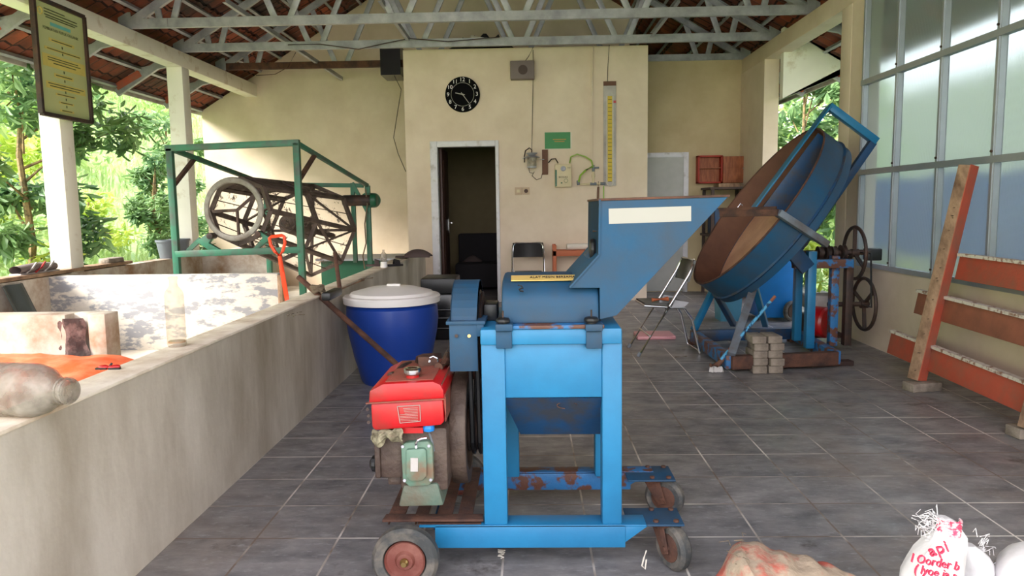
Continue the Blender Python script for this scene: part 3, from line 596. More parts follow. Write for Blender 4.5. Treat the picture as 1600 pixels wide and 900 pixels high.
# drive pulley and belt guard at the left end
gx0, gx1 = PY(703, 500, 2.5).x, PY(745, 500, 2.5).x; gc, gr = 2.69, .2
gz = PY(724, 437, gc).z - gr
ang = [PI*i/20 for i in range(21)]
arc = [(gc-gr*math.cos(t), gz+gr*math.sin(t)) for t in ang]; arc2 = [(gc-(gr-.004)*math.cos(t), gz+(gr-.004)*math.sin(t)) for t in ang]
b = MB(); n = len(arc)
out = [(gc-gr, .885)] + arc + [(gc+gr, .885)]; inn = [(gc-gr+.004, .885)] + arc2 + [(gc+gr-.004, .885)]
b.prism([(gx0, y, z) for y, z in out] + [(gx0, y, z) for y, z in inn[::-1]], (gx1-gx0, 0, 0))
b.prism([(gx0, y, z) for y, z in out], (.004, 0, 0)); bg_ = b.build('belt_guard', 'blue_worn', sh)
MB().box(gx0-.012, gx1+.03, gc-gr-.012, gc+gr, .872, .884).build('guard_flange', 'blue_worn', bg_, bevel=.002)
MB().box(gx0-.002, gx1+.002, gc-gr-.004, gc-gr, PY(724, 580, gc-gr).z, .873).box(gx0-.002, gx0+.002, gc-gr, gc+gr-.1, PY(724, 580, gc-gr).z, .873).box(gx1, xl+.01, gc-gr-.006, gc-gr, .83, .873).build('lower_guard', 'blue_worn', sh, bevel=.002)
for k, px in enumerate((713, 733)): MB().cyl(PY(px, 525, gc-gr-.012), PY(px, 525, gc-gr-.003), .006, n=10).build('guard_bolt', 'brass' if k else 'iron', bg_)
pu = MB().lathe([(.03, -.03), (.15, -.03), (.165, -.028), (.155, -.014), (.165, 0), (.155, .014), (.165, .028), (.15, .03), (.03, .03)], (gx0+.075, gc, gz-.01), (1, 0, 0), 40).build('drive_pulley', 'iron', sh, smooth=True)
MB().cyl((gx0+.02, gc, gz-.01), (hx0+.05, gc, gz-.01), .022).build('drum_shaft', 'iron', sh)
MB().obox((gx1+.04, gc, .892), .05, .14, .06).build('bearing_block', 'black', sh, bevel=.006)
# hopper
hf = 2.47
HP = [(937, 312), (1138, 306), (963, 492), (938, 498), (938, 449), (890, 449), (936, 398)]
hp = [PY(a, b, hf) for a, b in HP]; hb_ = [V((p.x, 2.93, p.z)) for p in hp]
b = MB(); n = len(hp); t_ = .004
b.prism(hp, (0, .004, 0)); b.prism([p-V((0, .004, 0)) for p in hb_], (0, .004, 0))
for i in range(1, n):
    j = (i+1) % n
    b.add([hp[i], hp[j], hb_[j], hb_[i]], [(0, 1, 2, 3)])
b.add([hp[6], hp[0], hb_[0], hb_[6]], [(0, 1, 2, 3)])
hop = b.build('hopper', 'blue_worn', sh, solid=.003)
rim = MB()
for a_, b_ in ((hp[0], hp[1]), (hb_[0], hb_[1]), (hp[0], hb_[0]), (hp[1], hb_[1])): rim.bar(a_, b_, .012, .008)
rim.build('hopper_rim', 'rust', hop, bevel=.002)
MB().bar(hp[6]-V((0, .004, 0)), hp[0]-V((0, .004, 0)), .006, .006).bar(hp[5]-V((0, .004, 0)), hp[6]-V((0, .004, 0)), .006, .006).build('hopper_seam', 'blue_worn', hop)
MB().prism([PY(a, b, hf-.002) for a, b in ((951, 326), (1080, 322), (1080, 345.5), (951.5, 350))], (0, .001, 0)).build('white_label', 'white_paint', hop)
c = PY(928, 389, 2.6)
kn = MB().lathe([(.008, .0), (.034, .004), (.038, .014), (.034, .026), (.012, .03)], c-V((.018, 0, 0)), (1, 0, 0), 8).cyl(c, c+V((.05, 0, 0)), .012).build('adjusting_knob', 'black', sh, bevel=.004)
MB().tube([PY(926, 361, 2.55), PY(936, 361.5, 2.55), PY(936, 385, 2.55)], .004).build('gate_handle', 'iron', sh)
g4 = [PY(921, 402, 2.6), PY(936, 386, 2.6), PY(936, 402, 2.6), PY(912, 424, 2.6)]
MB().prism(g4, (0, .25, 0)).build('gate_slide', 'blue_dark', sh, bevel=.002)

# ---------------------------------------------------------------- diesel engine on the shredder's frame
en = thing('diesel_engine', (-.38, 2.6, .21), 'small single cylinder engine with bright red fuel tank beside the shredder', 'engine')
Y0 = 2.37
low = [PY(a, b, Y0) for a, b in ((579, 631), (692, 624), (694, 660), (688, 665), (586, 673), (581, 668))]
tk = MB().prism(low, (0, .36, 0)).build('fuel_tank', 'engine_red', en, bevel=.008)
up = [PY(a, b, Y0-.003) for a, b in ((576, 631), (577, 611), (598, 600), (676, 596), (688, 601), (693, 610), (694, 624))]
zt3 = PY(640, 598, Y0).z
tt = MB().prism(up, (0, .37, 0)).build('tank_lid', 'engine_red', tk, bevel=.006)
MB().prism([up[2]+V((.004, .02, .0005)), up[3]+V((0, .02, .0005)), up[3]+V((0, .35, .001)), up[2]+V((.004, .35, .001))], (0, 0, .003)).build('tank_top', 'red_dusty', tk, bevel=.001)
MB().prism([up[4]+V((.001, .01, 0)), up[6]+V((.002, .01, 0)), low[2]+V((.003, .01, 0)), low[2]+V((.003, .34, 0)), up[4]+V((.001, .35, 0))], (.002, 0, 0)).build('tank_side', 'red_dusty', tk)
MB().bar(PY(572, 630, Y0-.004), PY(694, 623, Y0-.004), .012, .004).build('tank_seam', 'red_dusty', tk)
c = PY(645, 592, 2.43); c.z = zt3
cp = MB().cyl(c, c+V((0, 0, .018)), .022).build('filler_neck', 'engine_red', tk)
MB().lathe([(.026, .014), (.03, .018), (.03, .032), (.026, .037), (.018, .037), (.014, .034), (.002, .034)], c, (0, 0, 1), 12).build('filler_cap', 'chrome', tk, bevel=.0015)
P = lambda a, b: PY(a, b, Y0-.004)
ins = MB(); fr_ = [P(621, 635), P(656, 633), P(657, 658), P(625, 661)]
for i in range(4): ins.bar(fr_[i], fr_[(i+1) % 4], .0015, .003, (0, 1, 0))
rl = random.Random(5)
for k in range(9):
    a_ = P(625+(k < 4)*rl.random()*8, 638.5+k*2.4); b_ = P(653, 637.3+k*2.4); ins.bar(a_, b_, .001, .0014, (0, 1, 0))
ins.build('instruction_label', 'white_paint', tk)
# crankcase
def cbox(nm, px0, px1, q0, q1, y0, y1, mt, bv=.01, par=None): return MB().pbox(px0, px1, q0, q1, y0, y1).build(nm, mt, par or en, bevel=bv)
ck = cbox('crankcase', 624, 700, 668, 768, 2.42, 2.74, 'engine_brown', .015)
cbox('cylinder_head', 590, 630, 682, 748, 2.42, 2.62, 'engine_brown', .012)
cbox('head_cover', 585, 594, 684, 748, 2.41, 2.6, 'engine_brown', .006)
MB().lathe([(.03, 0), (.028, .012), (.012, .022), (.003, .024)], PY(588, 724, 2.5), (-1, 0, 0), 14).build('head_cap', 'black', en)
cbox('oil_sump', 606, 628, 745, 758, 2.45, 2.6, 'engine_brown', .006)
base = [PY(a, b, 2.41) for a, b in ((630, 758), (684, 755), (694, 791), (622, 793))]
MB().prism(base, (0, .28, 0)).build('crankcase_foot', 'foot_green', en, bevel=.01)
cov = [PY(a, b, 2.395) for a, b in ((626, 698), (633, 692), (668, 689), (676, 697), (678, 750), (670, 759), (640, 761), (629, 752))]
cv = MB().prism(cov, (0, .03, 0)).build('inspection_cover', 'engine_green', en, bevel=.006)
cov2 = [PY(a, b, 2.38) for a, b in ((634, 703), (662, 701), (666, 704), (667, 744), (660, 752), (642, 753), (634, 745))]
MB().prism(cov2, (0, .03, 0)).build('cover_boss', 'engine_green', cv, bevel=.009)
MB().prism([PY(a, b, 2.377) for a, b in ((641.5, 715.5), (653, 716), (653, 737), (641.5, 737))], (0, .003, 0)).build('rating_plate', 'fascia', cv)
for a, b in ((629, 698), (670, 697), (632, 751), (673, 750)): MB().cyl(PY(a, b, 2.39), PY(a, b, 2.397), .0055, n=6).build('cover_bolt', 'steel', cv)
MB().tube([PY(a, b, 2.375) for a, b in ((650.5, 700), (650, 693), (653, 688), (659, 685.5), (667, 684.5))], [.0045]*4+[.006], 8).build('breather_pipe', 'chrome', cv)
MB().pbox(626, 661, 668, 677, Y0+.02, 2.5).build('tank_bracket', 'engine_red', en)
MB().lathe([(.006, -.012), (.018, -.01), (.02, 0), (.018, .01), (.006, .012)], PY(670, 668, 2.40), (0, 0, 1), 12).build('fuel_valve', 'bin_blue', en)
MB().tube([PY(a, b, 2.42) for a, b in ((669, 673), (671, 678), (675, 690), (678, 705))], .004).build('fuel_line', 'grey_pvc', en)
for i, (a, b) in enumerate(((574, 640), (576, 650), (576, 660))): MB().cyl(PY(a, b, 2.44), PY(a, b, 2.5), .006, n=8).build('radiator_fin', 'engine_brown', en)
# flywheel and belts
fx = PY(703, 680, 2.55).x
fw = MB().lathe([(.02, 0), (.15, .004), (.155, .0), (.2, .0), (.204, .006), (.204, .05), (.2, .056), (.155, .056), (.15, .03), (.02, .03)], (fx+.005, 2.68, .455), (1, 0, 0), 56).build('flywheel', 'engine_brown', en, smooth=True)
MB().lathe([(.01, .05), (.085, .05), (.09, .056), (.082, .066), (.09, .076), (.082, .086), (.09, .096), (.01, .1)], (fx+.005, 2.68, .455), (1, 0, 0), 32).build('belt_pulley', 'iron', fw, smooth=True)
MB().cyl((fx-.06, 2.66, .455), (fx+.005, 2.66, .455), .07, .09).build('fan_housing', 'engine_brown', en, bevel=.006)
for k in range(2):
    x = gx0+.062+k*.026; r1, r2 = .165, .092
    pts = [(x, gc-r1*math.cos(t), gz-.01+r1*math.sin(t)) for t in [PI*i/12 for i in range(13)]] + [(x, 2.68+r2*math.cos(t), .455-r2*math.sin(t)) for t in [PI*i/10 for i in range(11)]]
    tag(MB().tube(pts, .009, 6, True).build('drive_belt', 'black'), ('black drive belt between engine and shredder pulley, nearer the engine', 'black drive belt between engine and shredder pulley, nearer the machine body')[k], 'belt')
# top fittings: bracket, pipe, lever
MB().tube([PY(610, 587, 2.5), PY(630, 573, 2.62), PY(641, 569, 2.68)], .012, 10).build('crank_handle', 'iron', en)
b = MB(); pz = zt3+.003
q = [PY(648, 566, 2.6), PY(650, 557, 2.66), PY(660, 553, 2.72), PY(689, 551.5, 2.74), PY(690, 560, 2.74), PY(664, 563, 2.7), PY(655, 570, 2.64)]
b.prism(q, (0, .006, .0)); b.box(PY(655, 575, 2.62).x, PY(684, 575, 2.62).x, 2.6, 2.61, pz, pz+.035); b.build('lifting_bracket', 'rust', en, bevel=.002)
b = MB().tube([PY(685, 574, 2.56), PY(697, 565, 2.66), PY(700, 556, 2.76)], .016, 12); b.build('exhaust_pipe', 'rust', en)
MB().tube([PY(671, 566, 2.6), PY(672, 559, 2.6), PY(677, 557, 2.6), PY(683, 560, 2.6), PY(684, 566, 2.6)], .004).build('lifting_hook', 'chrome', en)
b = MB(); rg = random.Random(9)
def ragf(u, v):
    p = PY(582+u*48, 690-v*19, 2.385); d = .012*mnoise.noise(V((u*5, v*5, 4))); e = .02*mnoise.noise(V((u*3, 0, 7)))
    return V((p.x+d, p.y-.02*math.sin(v*PI)-d+.01*math.sin(u*17), p.z+e-.012*(1-v)*math.sin(u*9)))
b.grid(ragf, 26, 14); tag(b.build('cloth_rag', 'rag', solid=.004, smooth=True), 'grey dirty rag stuffed under the red fuel tank', 'rag')
# skid under the engine
m = MB(); yb = (2.5, 2.96); skid_tops = [(604, 640), (650, 668), (690, 708), (722, 742)]
MB().prism([PY(597, 816, YF), PY(755, 815, YF), PY(755, 806, YF+.05), PY(604, 806, YF+.05)], (0, 0, .008)).build('skid_angle', 'rust', en, bevel=.001)
for k, (a, b_) in enumerate(((606, 632), (648, 668), (682, 706), (715, 738))):
    x0, x1 = PY(a, 807, YF+.05).x, PY(b_, 807, YF+.05).x
    MB().box(x0, x1, YF+.05, 2.98, .18, .187).box(x0, x0+.005, YF+.05, 2.98, .155, .182).build('skid_rail', 'rust', en, bevel=.001)

# ================================================================ BLUE BARREL
bc = V((-1.02, 5.36, 0))
ba = thing('plastic_barrel', bc, 'big dark blue plastic barrel with white lid against the low bin wall', 'barrel')
BR = .335; bz = PY(602, 478, bc.y-BR).z
MB().lathe([(.01, .0), (BR*.68, 0), (BR*.72, .02), (BR*.86, .2), (BR*.97, .38), (BR*1.0, .47), (BR*.985, .56), (BR*.95, bz-.03), (BR*.9, bz), (.02, bz)], bc, (0, 0, 1), 56).build('body', 'barrel_blue', ba, smooth=True)
ld = MB().lathe([(BR*.9, bz-.012), (BR*1.045, bz-.012), (BR*1.055, bz+.03), (BR*1.03, bz+.04), (BR*.92, bz+.043), (BR*.88, bz+.062), (BR*.5, bz+.095), (.02, bz+.108)], bc, (0, 0, 1), 56).build('lid', 'lid_white', ba, smooth=True)
MB().obox((bc.x+.02, bc.y-.02, bz+.112), .1, .03, .018).build('lid_grip', 'lid_white', ld, bevel=.006)

# ================================================================ ITEMS ON THE LOW WALL
ZW = .703
def on_wall(px, py, z=ZW): return PZ(px, py, z)
# clear bottle
p = on_wall(277, 541); s_ = (p-CP).y/FPX; r = 14.5*s_; h = (541-430)*s_*1.01
bo = thing('glass_bottle', p, 'tall clear square-shouldered bottle with amber residue standing on the near wall', 'bottle')
MB().lathe([(.3*r, .004), (r*.9, 0), (r, .012), (r, h*.74), (r*.9, h*.79), (r*.5, h*.86), (r*.42, h*.9), (r*.42, h*.96), (r*.5, h*.965), (r*.5, h)], p, (0, 0, 1), 24).build('body', 'glass', bo, smooth=True)
MB().lathe([(.002, .013), (r*.9, .017), (r*.9, .024), (.002, .026)], p, (0, 0, 1), 20).build('oil_residue', 'oil', bo)
# big jug on its side
p = on_wall(103, 617, ZW+.075); y = p.y; sc = y/FPX
ax = (PY(-70, 604, y) - PY(103, 617, y)).normalized(); R = 40*sc
c0 = PY(101, 612, y); c0.z = ZW+.078
ax = V((-.93, .2, -.02)).normalized(); c0 += V((.0, .03, 0))
jg = thing('plastic_jug', (c0.x-.12, c0.y-.08, ZW), 'large dusty clear jug lying on its side on the near wall', 'jug')
MB().lathe([(.028, 0), (.034, .002), (.034, .03), (.03, .034), (.036, .045), (.066, .09), (.075, .12), (.076, .19), (.072, .195), (.072, .205), (.076, .21), (.076, .36), (.07, .38), (.01, .384), (.01, .38), (.066, .376), (.072, .36), (.072, .12), (.062, .09), (.03, .045), (.026, .034), (.028, 0)], c0, ax, 40).build('body', 'jug', jg, smooth=True)
MB().ring(c0+ax*.01, ax, .034, .004, 24, 6).ring(c0+ax*.026, ax, .035, .004, 24, 6).build('neck_ring', 'jug', jg, smooth=True)
# small hinge / knife clip
p = on_wall(170, 577)
kc = thing('folding_clip', p, 'small red and black hinged clip on the near wall between jug and bottle', 'clip')
for s in (-1, 1):
    MB().lathe([(.004, -.022), (.009, -.012), (.009, .012), (.004, .022)], p+V((s*.02, 0, .007)), (1, .15*s, .1), 10).build('grip', 'engine_red' if s < 0 else 'engine_red', kc, bevel=.001)
    MB().bar(p+V((s*.003, -.004, .004)), p+V((s*.044, -.004, .004)), .014, .006).build('spring_side', 'black', kc)
MB().cyl(p+V((0, 0, .005)), p+V((.006, .012, .02)), .004).build('pivot', 'black', kc)
def twigs(loc, n, label, sd, sz=.05, z=ZW):
    rg = random.Random(sd); b = MB()
    for k in range(n):
        a = rg.random()*6.3; d = V((math.cos(a), math.sin(a), 0))*sz*(.5+rg.random()); q = V(loc)+V((rg.gauss(0, sz*.25), rg.gauss(0, sz*.5), .0018))
        b.tube([q, q+d*.5+V((0, 0, .001)), q+d], .0022, 5)
    tag(b.build('twigs', 'rope'), label, 'twigs')
twigs(on_wall(456, 492), 6, 'dry twigs on the wall edge beside the orange shovel', 4, .06)
# rope lump, brush, stick, rusty bar
p = on_wall(497, 462)
b = MB()
for k in range(16):
    a = k*1.9; b.tube([p+V((.045*math.cos(a+t*.9)*(1-.02*k), .045*math.sin(a+t*.9), .02+.045*abs(math.sin(k*.8+t*.5)))) for t in range(6)], .009, 6)
tag(b.build('rope_bundle', 'rope'), 'knotted brown rope bundle on the wall by the green post', 'rope')
p0, p1 = on_wall(517, 460, ZW+.03), on_wall(568, 437, ZW+.02); 
bs = thing('long_brush', p0, 'black headed brush with pale stick lying on the wall over the barrel', 'brush')
MB().tube([on_wall(523, 456, ZW+.03), p1], .01, 8).build('handle', 'wood', bs)
MB().bar(on_wall(509, 464, ZW+.03), on_wall(528, 455, ZW+.03), .06, .05).build('head', 'black', bs, bevel=.012)
a = on_wall(531, 452); bq = PY(523, 394, a.y)
MB_ = MB().cyl(a, V((bq.x, a.y, bq.z)), .016, .014, n=8).build('rusty_bar', 'rust'); tag(MB_, 'rusty upright iron bar standing on the wall in front of the sieve', 'bar')
twigs(on_wall(572, 436), 7, 'dry roots tangled on the wall beyond the brush', 8, .06)
# leaning pipe behind engine
a = PX(477, 441, -1.44); b_ = PX(500, 466, -1.40)
d = (PY(630, 583, 4.55)-b_)
p2 = b_ + d*1.0
foot = b_ + d*(b_.z/(-d.z)) if d.z < 0 else p2
o = MB().cyl(b_-d.normalized()*.22+V((0, 0, .012)), foot+V((.0, 0, .02)), .018, n=12).build('iron_pipe', 'rust'); tag(o, 'long rusty pipe leaning from the wall top down behind the red tank', 'pipe')
# far bottle, sandals, cap
p = on_wall(600, 418); s_ = p.y/FPX; h = 28*s_; r = 5.6*s_
fb = thing('spray_bottle', p, 'clear bottle with white lower half standing far along the wall', 'bottle')
MB().lathe([(.01, 0), (r*.98, 0), (r, .01), (r*.9, h*.33), (.01, h*.33)], p, (0, 0, 1), 16).build('white_base', 'lid_white', fb, smooth=True)
MB().lathe([(r*.9, h*.33), (r*.9, h*.72), (r*.5, h*.84), (r*.3, h*.88), (r*.3, h)], p, (0, 0, 1), 16).build('clear_body', 'jug', fb, smooth=True)
def shoe(loc, rz, m, label, L=.2):
    R = Matrix.Rotation(rz, 3, 'Z'); loc = V(loc); t = thing('sandal', loc, label, 'sandal')
    b = MB().prism([loc+R@V((L*x, .07*y, 0)) for x, y in ((-.5, -.35), (-.3, -.45), (.2, -.5), (.45, -.35), (.5, 0), (.45, .35), (.2, .5), (-.3, .45), (-.5, .35))], (0, 0, .02)); b.build('sole', m, t, bevel=.004)
    b = MB().grid(lambda u, v: loc+R@V((L*(.02+.28*u), .075*(v-.5), .02+.05*math.sin(v*PI)*(1-.3*u))), 6, 8); b.build('strap', m, t, solid=.006, smooth=True)
shoe(on_wall(615, 416), .5, 'dark_sofa', 'dark sandal on the wall nearest the white based bottle'); shoe(on_wall(585, 416), .2, 'cap_cloth', 'pale brown sandal left of the white based bottle', .16)
p = on_wall(650, 403, ZW+.0)
cpt = thing('flat_cap', p, 'brown flat cap resting on the far end of the low wall', 'cap')
MB().grid(lambda u, v: p+V((.16*(u-.5)*2*.9+.03, .12*math.cos(v*PI), .012+.085*math.sin(v*PI)*math.sin(min(1, u*.9+.08)*PI)**.6)), 12, 12).build('crown', 'cap_cloth', cpt, solid=.008, smooth=True)
MB().grid(lambda u, v: p+V((-.12-.11*u, .11*(v-.5)*2*(1-.5*u), .012+.012*math.sin(v*PI))), 6, 8).build('peak', 'cap_cloth', cpt, solid=.008, smooth=True)

# ================================================================ IN AND ON THE BINS
pl = MB().bar((-4.42, 3.2, .719), (-4.42, 7.95, .728), .16, .032).build('long_plank', 'wood', bevel=.004); tag(pl, 'long weathered plank lying along the outer bin wall', 'plank')
c = PX(57, 423, -4.42); c = V((-4.43, c.y, .735))
sp_ = thing('sports_shoe', c, 'grey black and red sports shoe lying on the outer wall plank', 'shoe')
MB().grid(lambda u, v: c+V((.055*math.cos(v*PI*2)*(1-.25*u*u), -.26+.52*u, .05+.05*(1-.6*abs(u-.5))*math.sin(v*PI*2)+.0)), 14, 16).build('upper', 'grey_box', sp_, smooth=True)
MB().bar(c+V((0, -.27, .008)), c+V((0, .27, .008)), .11, .022).build('sole', 'fascia', sp_, bevel=.01)
for k in range(3): MB().tube([c+V((.058, -.2+.12*k, .02)), c+V((.062, -.12+.12*k, .06)), c+V((.03, -.02+.12*k, .098))], .009, 6).build('stripe', ('fascia', 'engine_red', 'fascia')[k], sp_)
c = PX(183, 415, -4.42); o = MB().obox((-4.42, c.y-.1, .76), .12, .3, .07).build('stone_block', 'paver', bevel=.02); tag(o, 'small grey stone at the far tip of the long plank', 'stone')
for k, (px, py) in enumerate(((262, 405), (282, 402))):
    c = PX(px, py, -4.44); c.z = .70
    po = thing('plant_pot', c, ('black nursery pot on the outer wall nearest the green post', 'black nursery pot on the outer wall behind the green post')[k], 'pot')
    MB().lathe([(.002, .006), (.085, 0), (.12, .2), (.13, .2), (.13, .225), (.12, .225), (.11, .2), (.002, .19)], c, (0, 0, 1), 20).build('pot', 'grey_pvc', po, smooth=True)
    MB().lathe([(.002, .2), (.11, .2)], c, (0, 0, 1), 16).build('soil', 'rope', po)
# orange shovel
y = 6.05; a = PY(450, 475, y); t = PY(434, 372, y)
shv = thing('shovel', V((a.x, y, 0)), 'bright orange D-handled shovel leaning upright by the broken bin wall', 'shovel')
ax = (t-a).normalized(); sdv = V((ax.z, 0, -ax.x)); L = 5.25/1000
f_ = a + ax*(-(a.z-.34)/ax.z)
n0 = PY(437, 400, y); MB().tube([f_, PY(441, 425, y), n0], [.02, .02, .017], 10).build('shaft', 'orange', shv, smooth=True)
MB().tube([n0, n0+ax*.035-sdv*.03, n0+ax*.10-sdv*.06, n0+ax*.155-sdv*.062, n0+ax*.165-sdv*.045, n0+ax*.165+sdv*.045, n0+ax*.155+sdv*.062, n0+ax*.10+sdv*.06, n0+ax*.035+sdv*.03], .014, 8, True).build('handle', 'orange', shv, smooth=True)
MB().grid(lambda u, v: f_+ax*(.02-.3*u)+sdv*(.24*(v-.5))*(1-.4*u**3)+V((0, -.03*math.sin(v*PI), 0)), 8, 8).build('blade', 'steel', shv, solid=.003, smooth=True)
# tarpaulin heap in the near bin
def tarp(u, v):
    x = -4.3+2.74*u; y = 2.9+1.1*v
    h = .56-.12*u-.25*max(0, u-.72)*2.2; h += .05*mnoise.noise(V((x*2.2, y*2.2, 0)))+.018*mnoise.noise(V((x*9, y*6, 1)))
    return V((x, y, max(.06, h-.25*max(0, .15-v))))
o = MB().grid(tarp, 60, 34).build('orange_tarpaulin', 'tarp', solid=.004, smooth=True); tag(o, 'orange tarpaulin sheet spread over the heap in the nearest bin', 'tarpaulin')
o = MB().grid(lambda u, v: V((-4.3+2.7*u, 1.3+2.65*v, .22-.05*u-.1*abs(v-.5))), 8, 8).add([(-4.3, 1.3, .02), (-1.6, 1.3, .02), (-1.6, 3.95, .02), (-4.3, 3.95, .02)], [(0, 1, 2, 3)]).build('compost_heap', 'rope'); tag(o, 'brown compost heap under the orange tarpaulin', 'compost', kind='stuff')
# grey ribbed sheet leaning in the bin
a0, a1 = PX(42, 446, -4.1), PX(80, 441, -4.1)
def trough(u, v):
    y0 = a0.y+(a1.y-a0.y)*u; return V((-4.33+.35*v+.05*math.cos(u*PI*3)*.5, y0-.1*v, .68-.66*v))
o = MB().grid(trough, 16, 6).build('grey_sheet', 'dark_sheet', solid=.008, smooth=True); tag(o, 'dark grey bent sheet leaning on the outer bin wall under the plank', 'sheet')
o = MB().box(-2.65, -1.6, 9.25, 10.1, .02, .62).build('green_tray', 'green_dark', bevel=.01); tag(o, 'dark green collecting tray on the floor under the sieve drum', 'tray')
o = MB().box(-2.7, -1.58, 9.2, 10.15, .62, .645).build('tray_cover', 'steel'); tag(o, 'thin pale sheet covering the dark green tray', 'sheet')

# ================================================================ ROTARY SIEVE
sv = thing('rotary_sieve', (-2.7, 7.8, 0), 'green framed rotary sieve with dusty many-sided mesh drum over the bins', 'machine')
YS, YE = 6.95, 8.9
FL, FR = PY(265, 232, YS), PY(463, 223, YS); BL, BR_ = PY(415, 288, YE), PY(568, 290, YE)
w_ = .058
def post(top, zb, m='green_frame', ww=w_): MB().bar(V((top.x, top.y, zb)), V((top.x, top.y, top.z)), ww, ww, (0, 1, 0)).build('post', m, sv, bevel=.004)
bl = V((PY(265, 232, YS).x, YS, FL.z)); 
post(FL, .02); post(FR, .02)
kx = PY(577, 330, YE+.05).x
MB().bar(V((kx, YE, .02)), V((kx, YE, BR_.z)), w_, w_, (0, 1, 0)).build('post', 'green_frame', sv, bevel=.004)
x5 = PY(553, 340, YE).x; MB().bar(V((x5, YE, .62)), V((x5, YE, BL.z)), .05, .05, (0, 1, 0)).build('post', 'green_frame', sv, bevel=.004)
MB().bar(V((BL.x, YE, .02)), V((BL.x, YE, BL.z)), w_, w_, (0, 1, 0)).build('post', 'green_frame', sv, bevel=.004)
MB().bar(FL-V((.035, 0, 0)), FR+V((.03, 0, 0)), w_, w_).build('top_rail', 'green_frame', sv, bevel=.004)
MB().bar(BL, BR_, .05, .05).build('top_rail', 'green_frame', sv, bevel=.004)
MB().bar(FL, BL, .045, .045).build('side_rail', 'green_frame', sv, bevel=.004); MB().bar(FR, V((kx, YE, BR_.z)), .04, .04).build('side_rail', 'green_frame', sv, bevel=.004)
lz = PY(360, 395, YS).z
MB().bar(V((FL.x, YS, lz-.005)), V((FR.x, YS, lz+.02)), .06, .06).build('lower_rail', 'green_frame', sv, bevel=.004)
for top, dst in ((FL, BL), (FR, V((kx, YE, BR_.z)))):
    q = top.lerp(dst, .22); MB().bar(V((top.x, YS, top.z-.36)), q, .035, .035).build('corner_brace', 'rust', sv)
for c, s in ((PY(320, 369, YS), 1), (PY(404, 362, YS), -1)):
    MB().prism([PY(*q, YS-.02) for q in (((306, 377), (322, 366), (331, 372), (326, 380), (345, 391), (326, 391)) if s > 0 else ((402, 360), (421, 371), (419, 376), (402, 390), (394, 390), (410, 372)))], (0, .05, 0)).build('roller_bracket', 'green_frame', sv, bevel=.003)
    MB().cyl(PY(327, 369, YS-.03) if s > 0 else PY(402, 366, YS-.03), (PY(327, 369, YS-.03) if s > 0 else PY(402, 366, YS-.03))+V((0, .12, 0)), .03, n=14).build('roller', 'iron', sv, bevel=.003)
MB().bar(PY(294, 392, YS+.02), PY(314, 373, YS+.02), .03, .04).build('bracket_stay', 'green_frame', sv)
# drum
c1 = PY(365, 327, YS+.05); c2 = PY(488, 360, YE-.32)
axd = (c2-c1).normalized(); r1 = 45*YS/FPX; rA = .32; rB = .525
MB().ring(c1, (.12, 1, -.02), r1+.005, .029, 48, 8, .5).build('drum_ring', 'sieve_ring', sv, smooth=True)
ha, hb2, hd = frame(axd); rot = 0.0; NS = 8
def hexp(c, r): return [c + (ha*math.cos(rot+2*PI/NS*i)+hb2*math.sin(rot+2*PI/NS*i))*r for i in range(NS)]
A_, B_ = hexp(c1+axd*.12, rA), hexp(c2, rB); Mid = [A_[i].lerp(B_[i], .5) for i in range(NS)]
for i in range(NS):
    MB().bar(A_[i], B_[i], .04, .045, hd.cross(A_[i]-c1)).build('drum_rail', 'sieve', sv, bevel=.004)
for S_ in (A_, Mid, B_):
    hbm = MB()
    for i in range(NS): hbm.bar(S_[i], S_[(i+1) % NS], .04, .04)
    hbm.build('octagon_hoop', 'sieve', sv)
for i in range(NS):
    j = (i+1) % NS
    m1 = Mid[i].lerp(Mid[j], .5)
    MB().bar(Mid[i] if i % 2 else Mid[j], B_[j] if i % 2 else B_[i], .03, .015).build('lattice_bar', 'sieve', sv)
    if i % 2: MB().bar(Mid[j], B_[i], .03, .015).build('lattice_bar', 'sieve', sv)
    MB().tube([A_[i].lerp(A_[j], .5), B_[i].lerp(B_[j], .5)], .006, 5).build('mesh_wire', 'sieve', sv)
    MB().add([A_[i]*.996+c1*.004, A_[j]*.996+c1*.004, B_[j]*.996+c1*.004, B_[i]*.996+c1*.004], [(0, 1, 2, 3)]).build('mesh_panel', 'mesh', sv)
    if i in (1, 2): MB().add([A_[i]*1.004-c1*.004, A_[j]*1.004-c1*.004, Mid[j], Mid[i]], [(0, 1, 2, 3)]).build('dusty_sheet', 'sieve', sv)
MB().cyl(c1+axd*.95, c2+axd*.55, .035).build('drum_shaft', 'iron', sv)
for i in (1, 4, 6): MB().bar(c1+axd*.06, A_[i], .02, .03).build('spoke', 'iron', sv)
for i in range(0, 8, 2): MB().bar(c2, B_[i], .03, .03).build('spoke', 'sieve', sv)
MB().cyl(c2-axd*.6, c2-axd*.1, .1, .12, n=18).build('shaft_sleeve', 'sieve', sv, bevel=.006)
# motor
mc = PY(572, 313, YE-.05)
mo = MB().cyl(mc+V((0, 0, 0)), mc+V((.06, .2, 0)), .09, n=20).build('electric_motor', 'green_frame', sv, bevel=.012)
MB().cyl(mc+V((.06, .0, 0)), mc+V((.13, .0, 0)), .088, .075, n=24).build('motor_cap', 'green_dark', mo, bevel=.012)
MB().cyl(mc-V((.28, 0, 0)), mc+V((.06, 0, 0)), .065, n=16).build('gearbox', 'iron', mo, bevel=.01)
MB().bar(V((x5, YE-.02, BL.z)), V((kx, YE-.02, mc.z-.15)), .04, .04).build('motor_stay', 'green_frame', sv)
MB().tube([PY(571, 295, YE-.1), PY(574, 320, YE-.1), PY(570, 350, YE-.1), PY(572, 380, YE-.1), PY(567, 400, YE-.1), PY(570, 420, YE-.1)], .008, 6).build('power_cable', 'rope', sv)

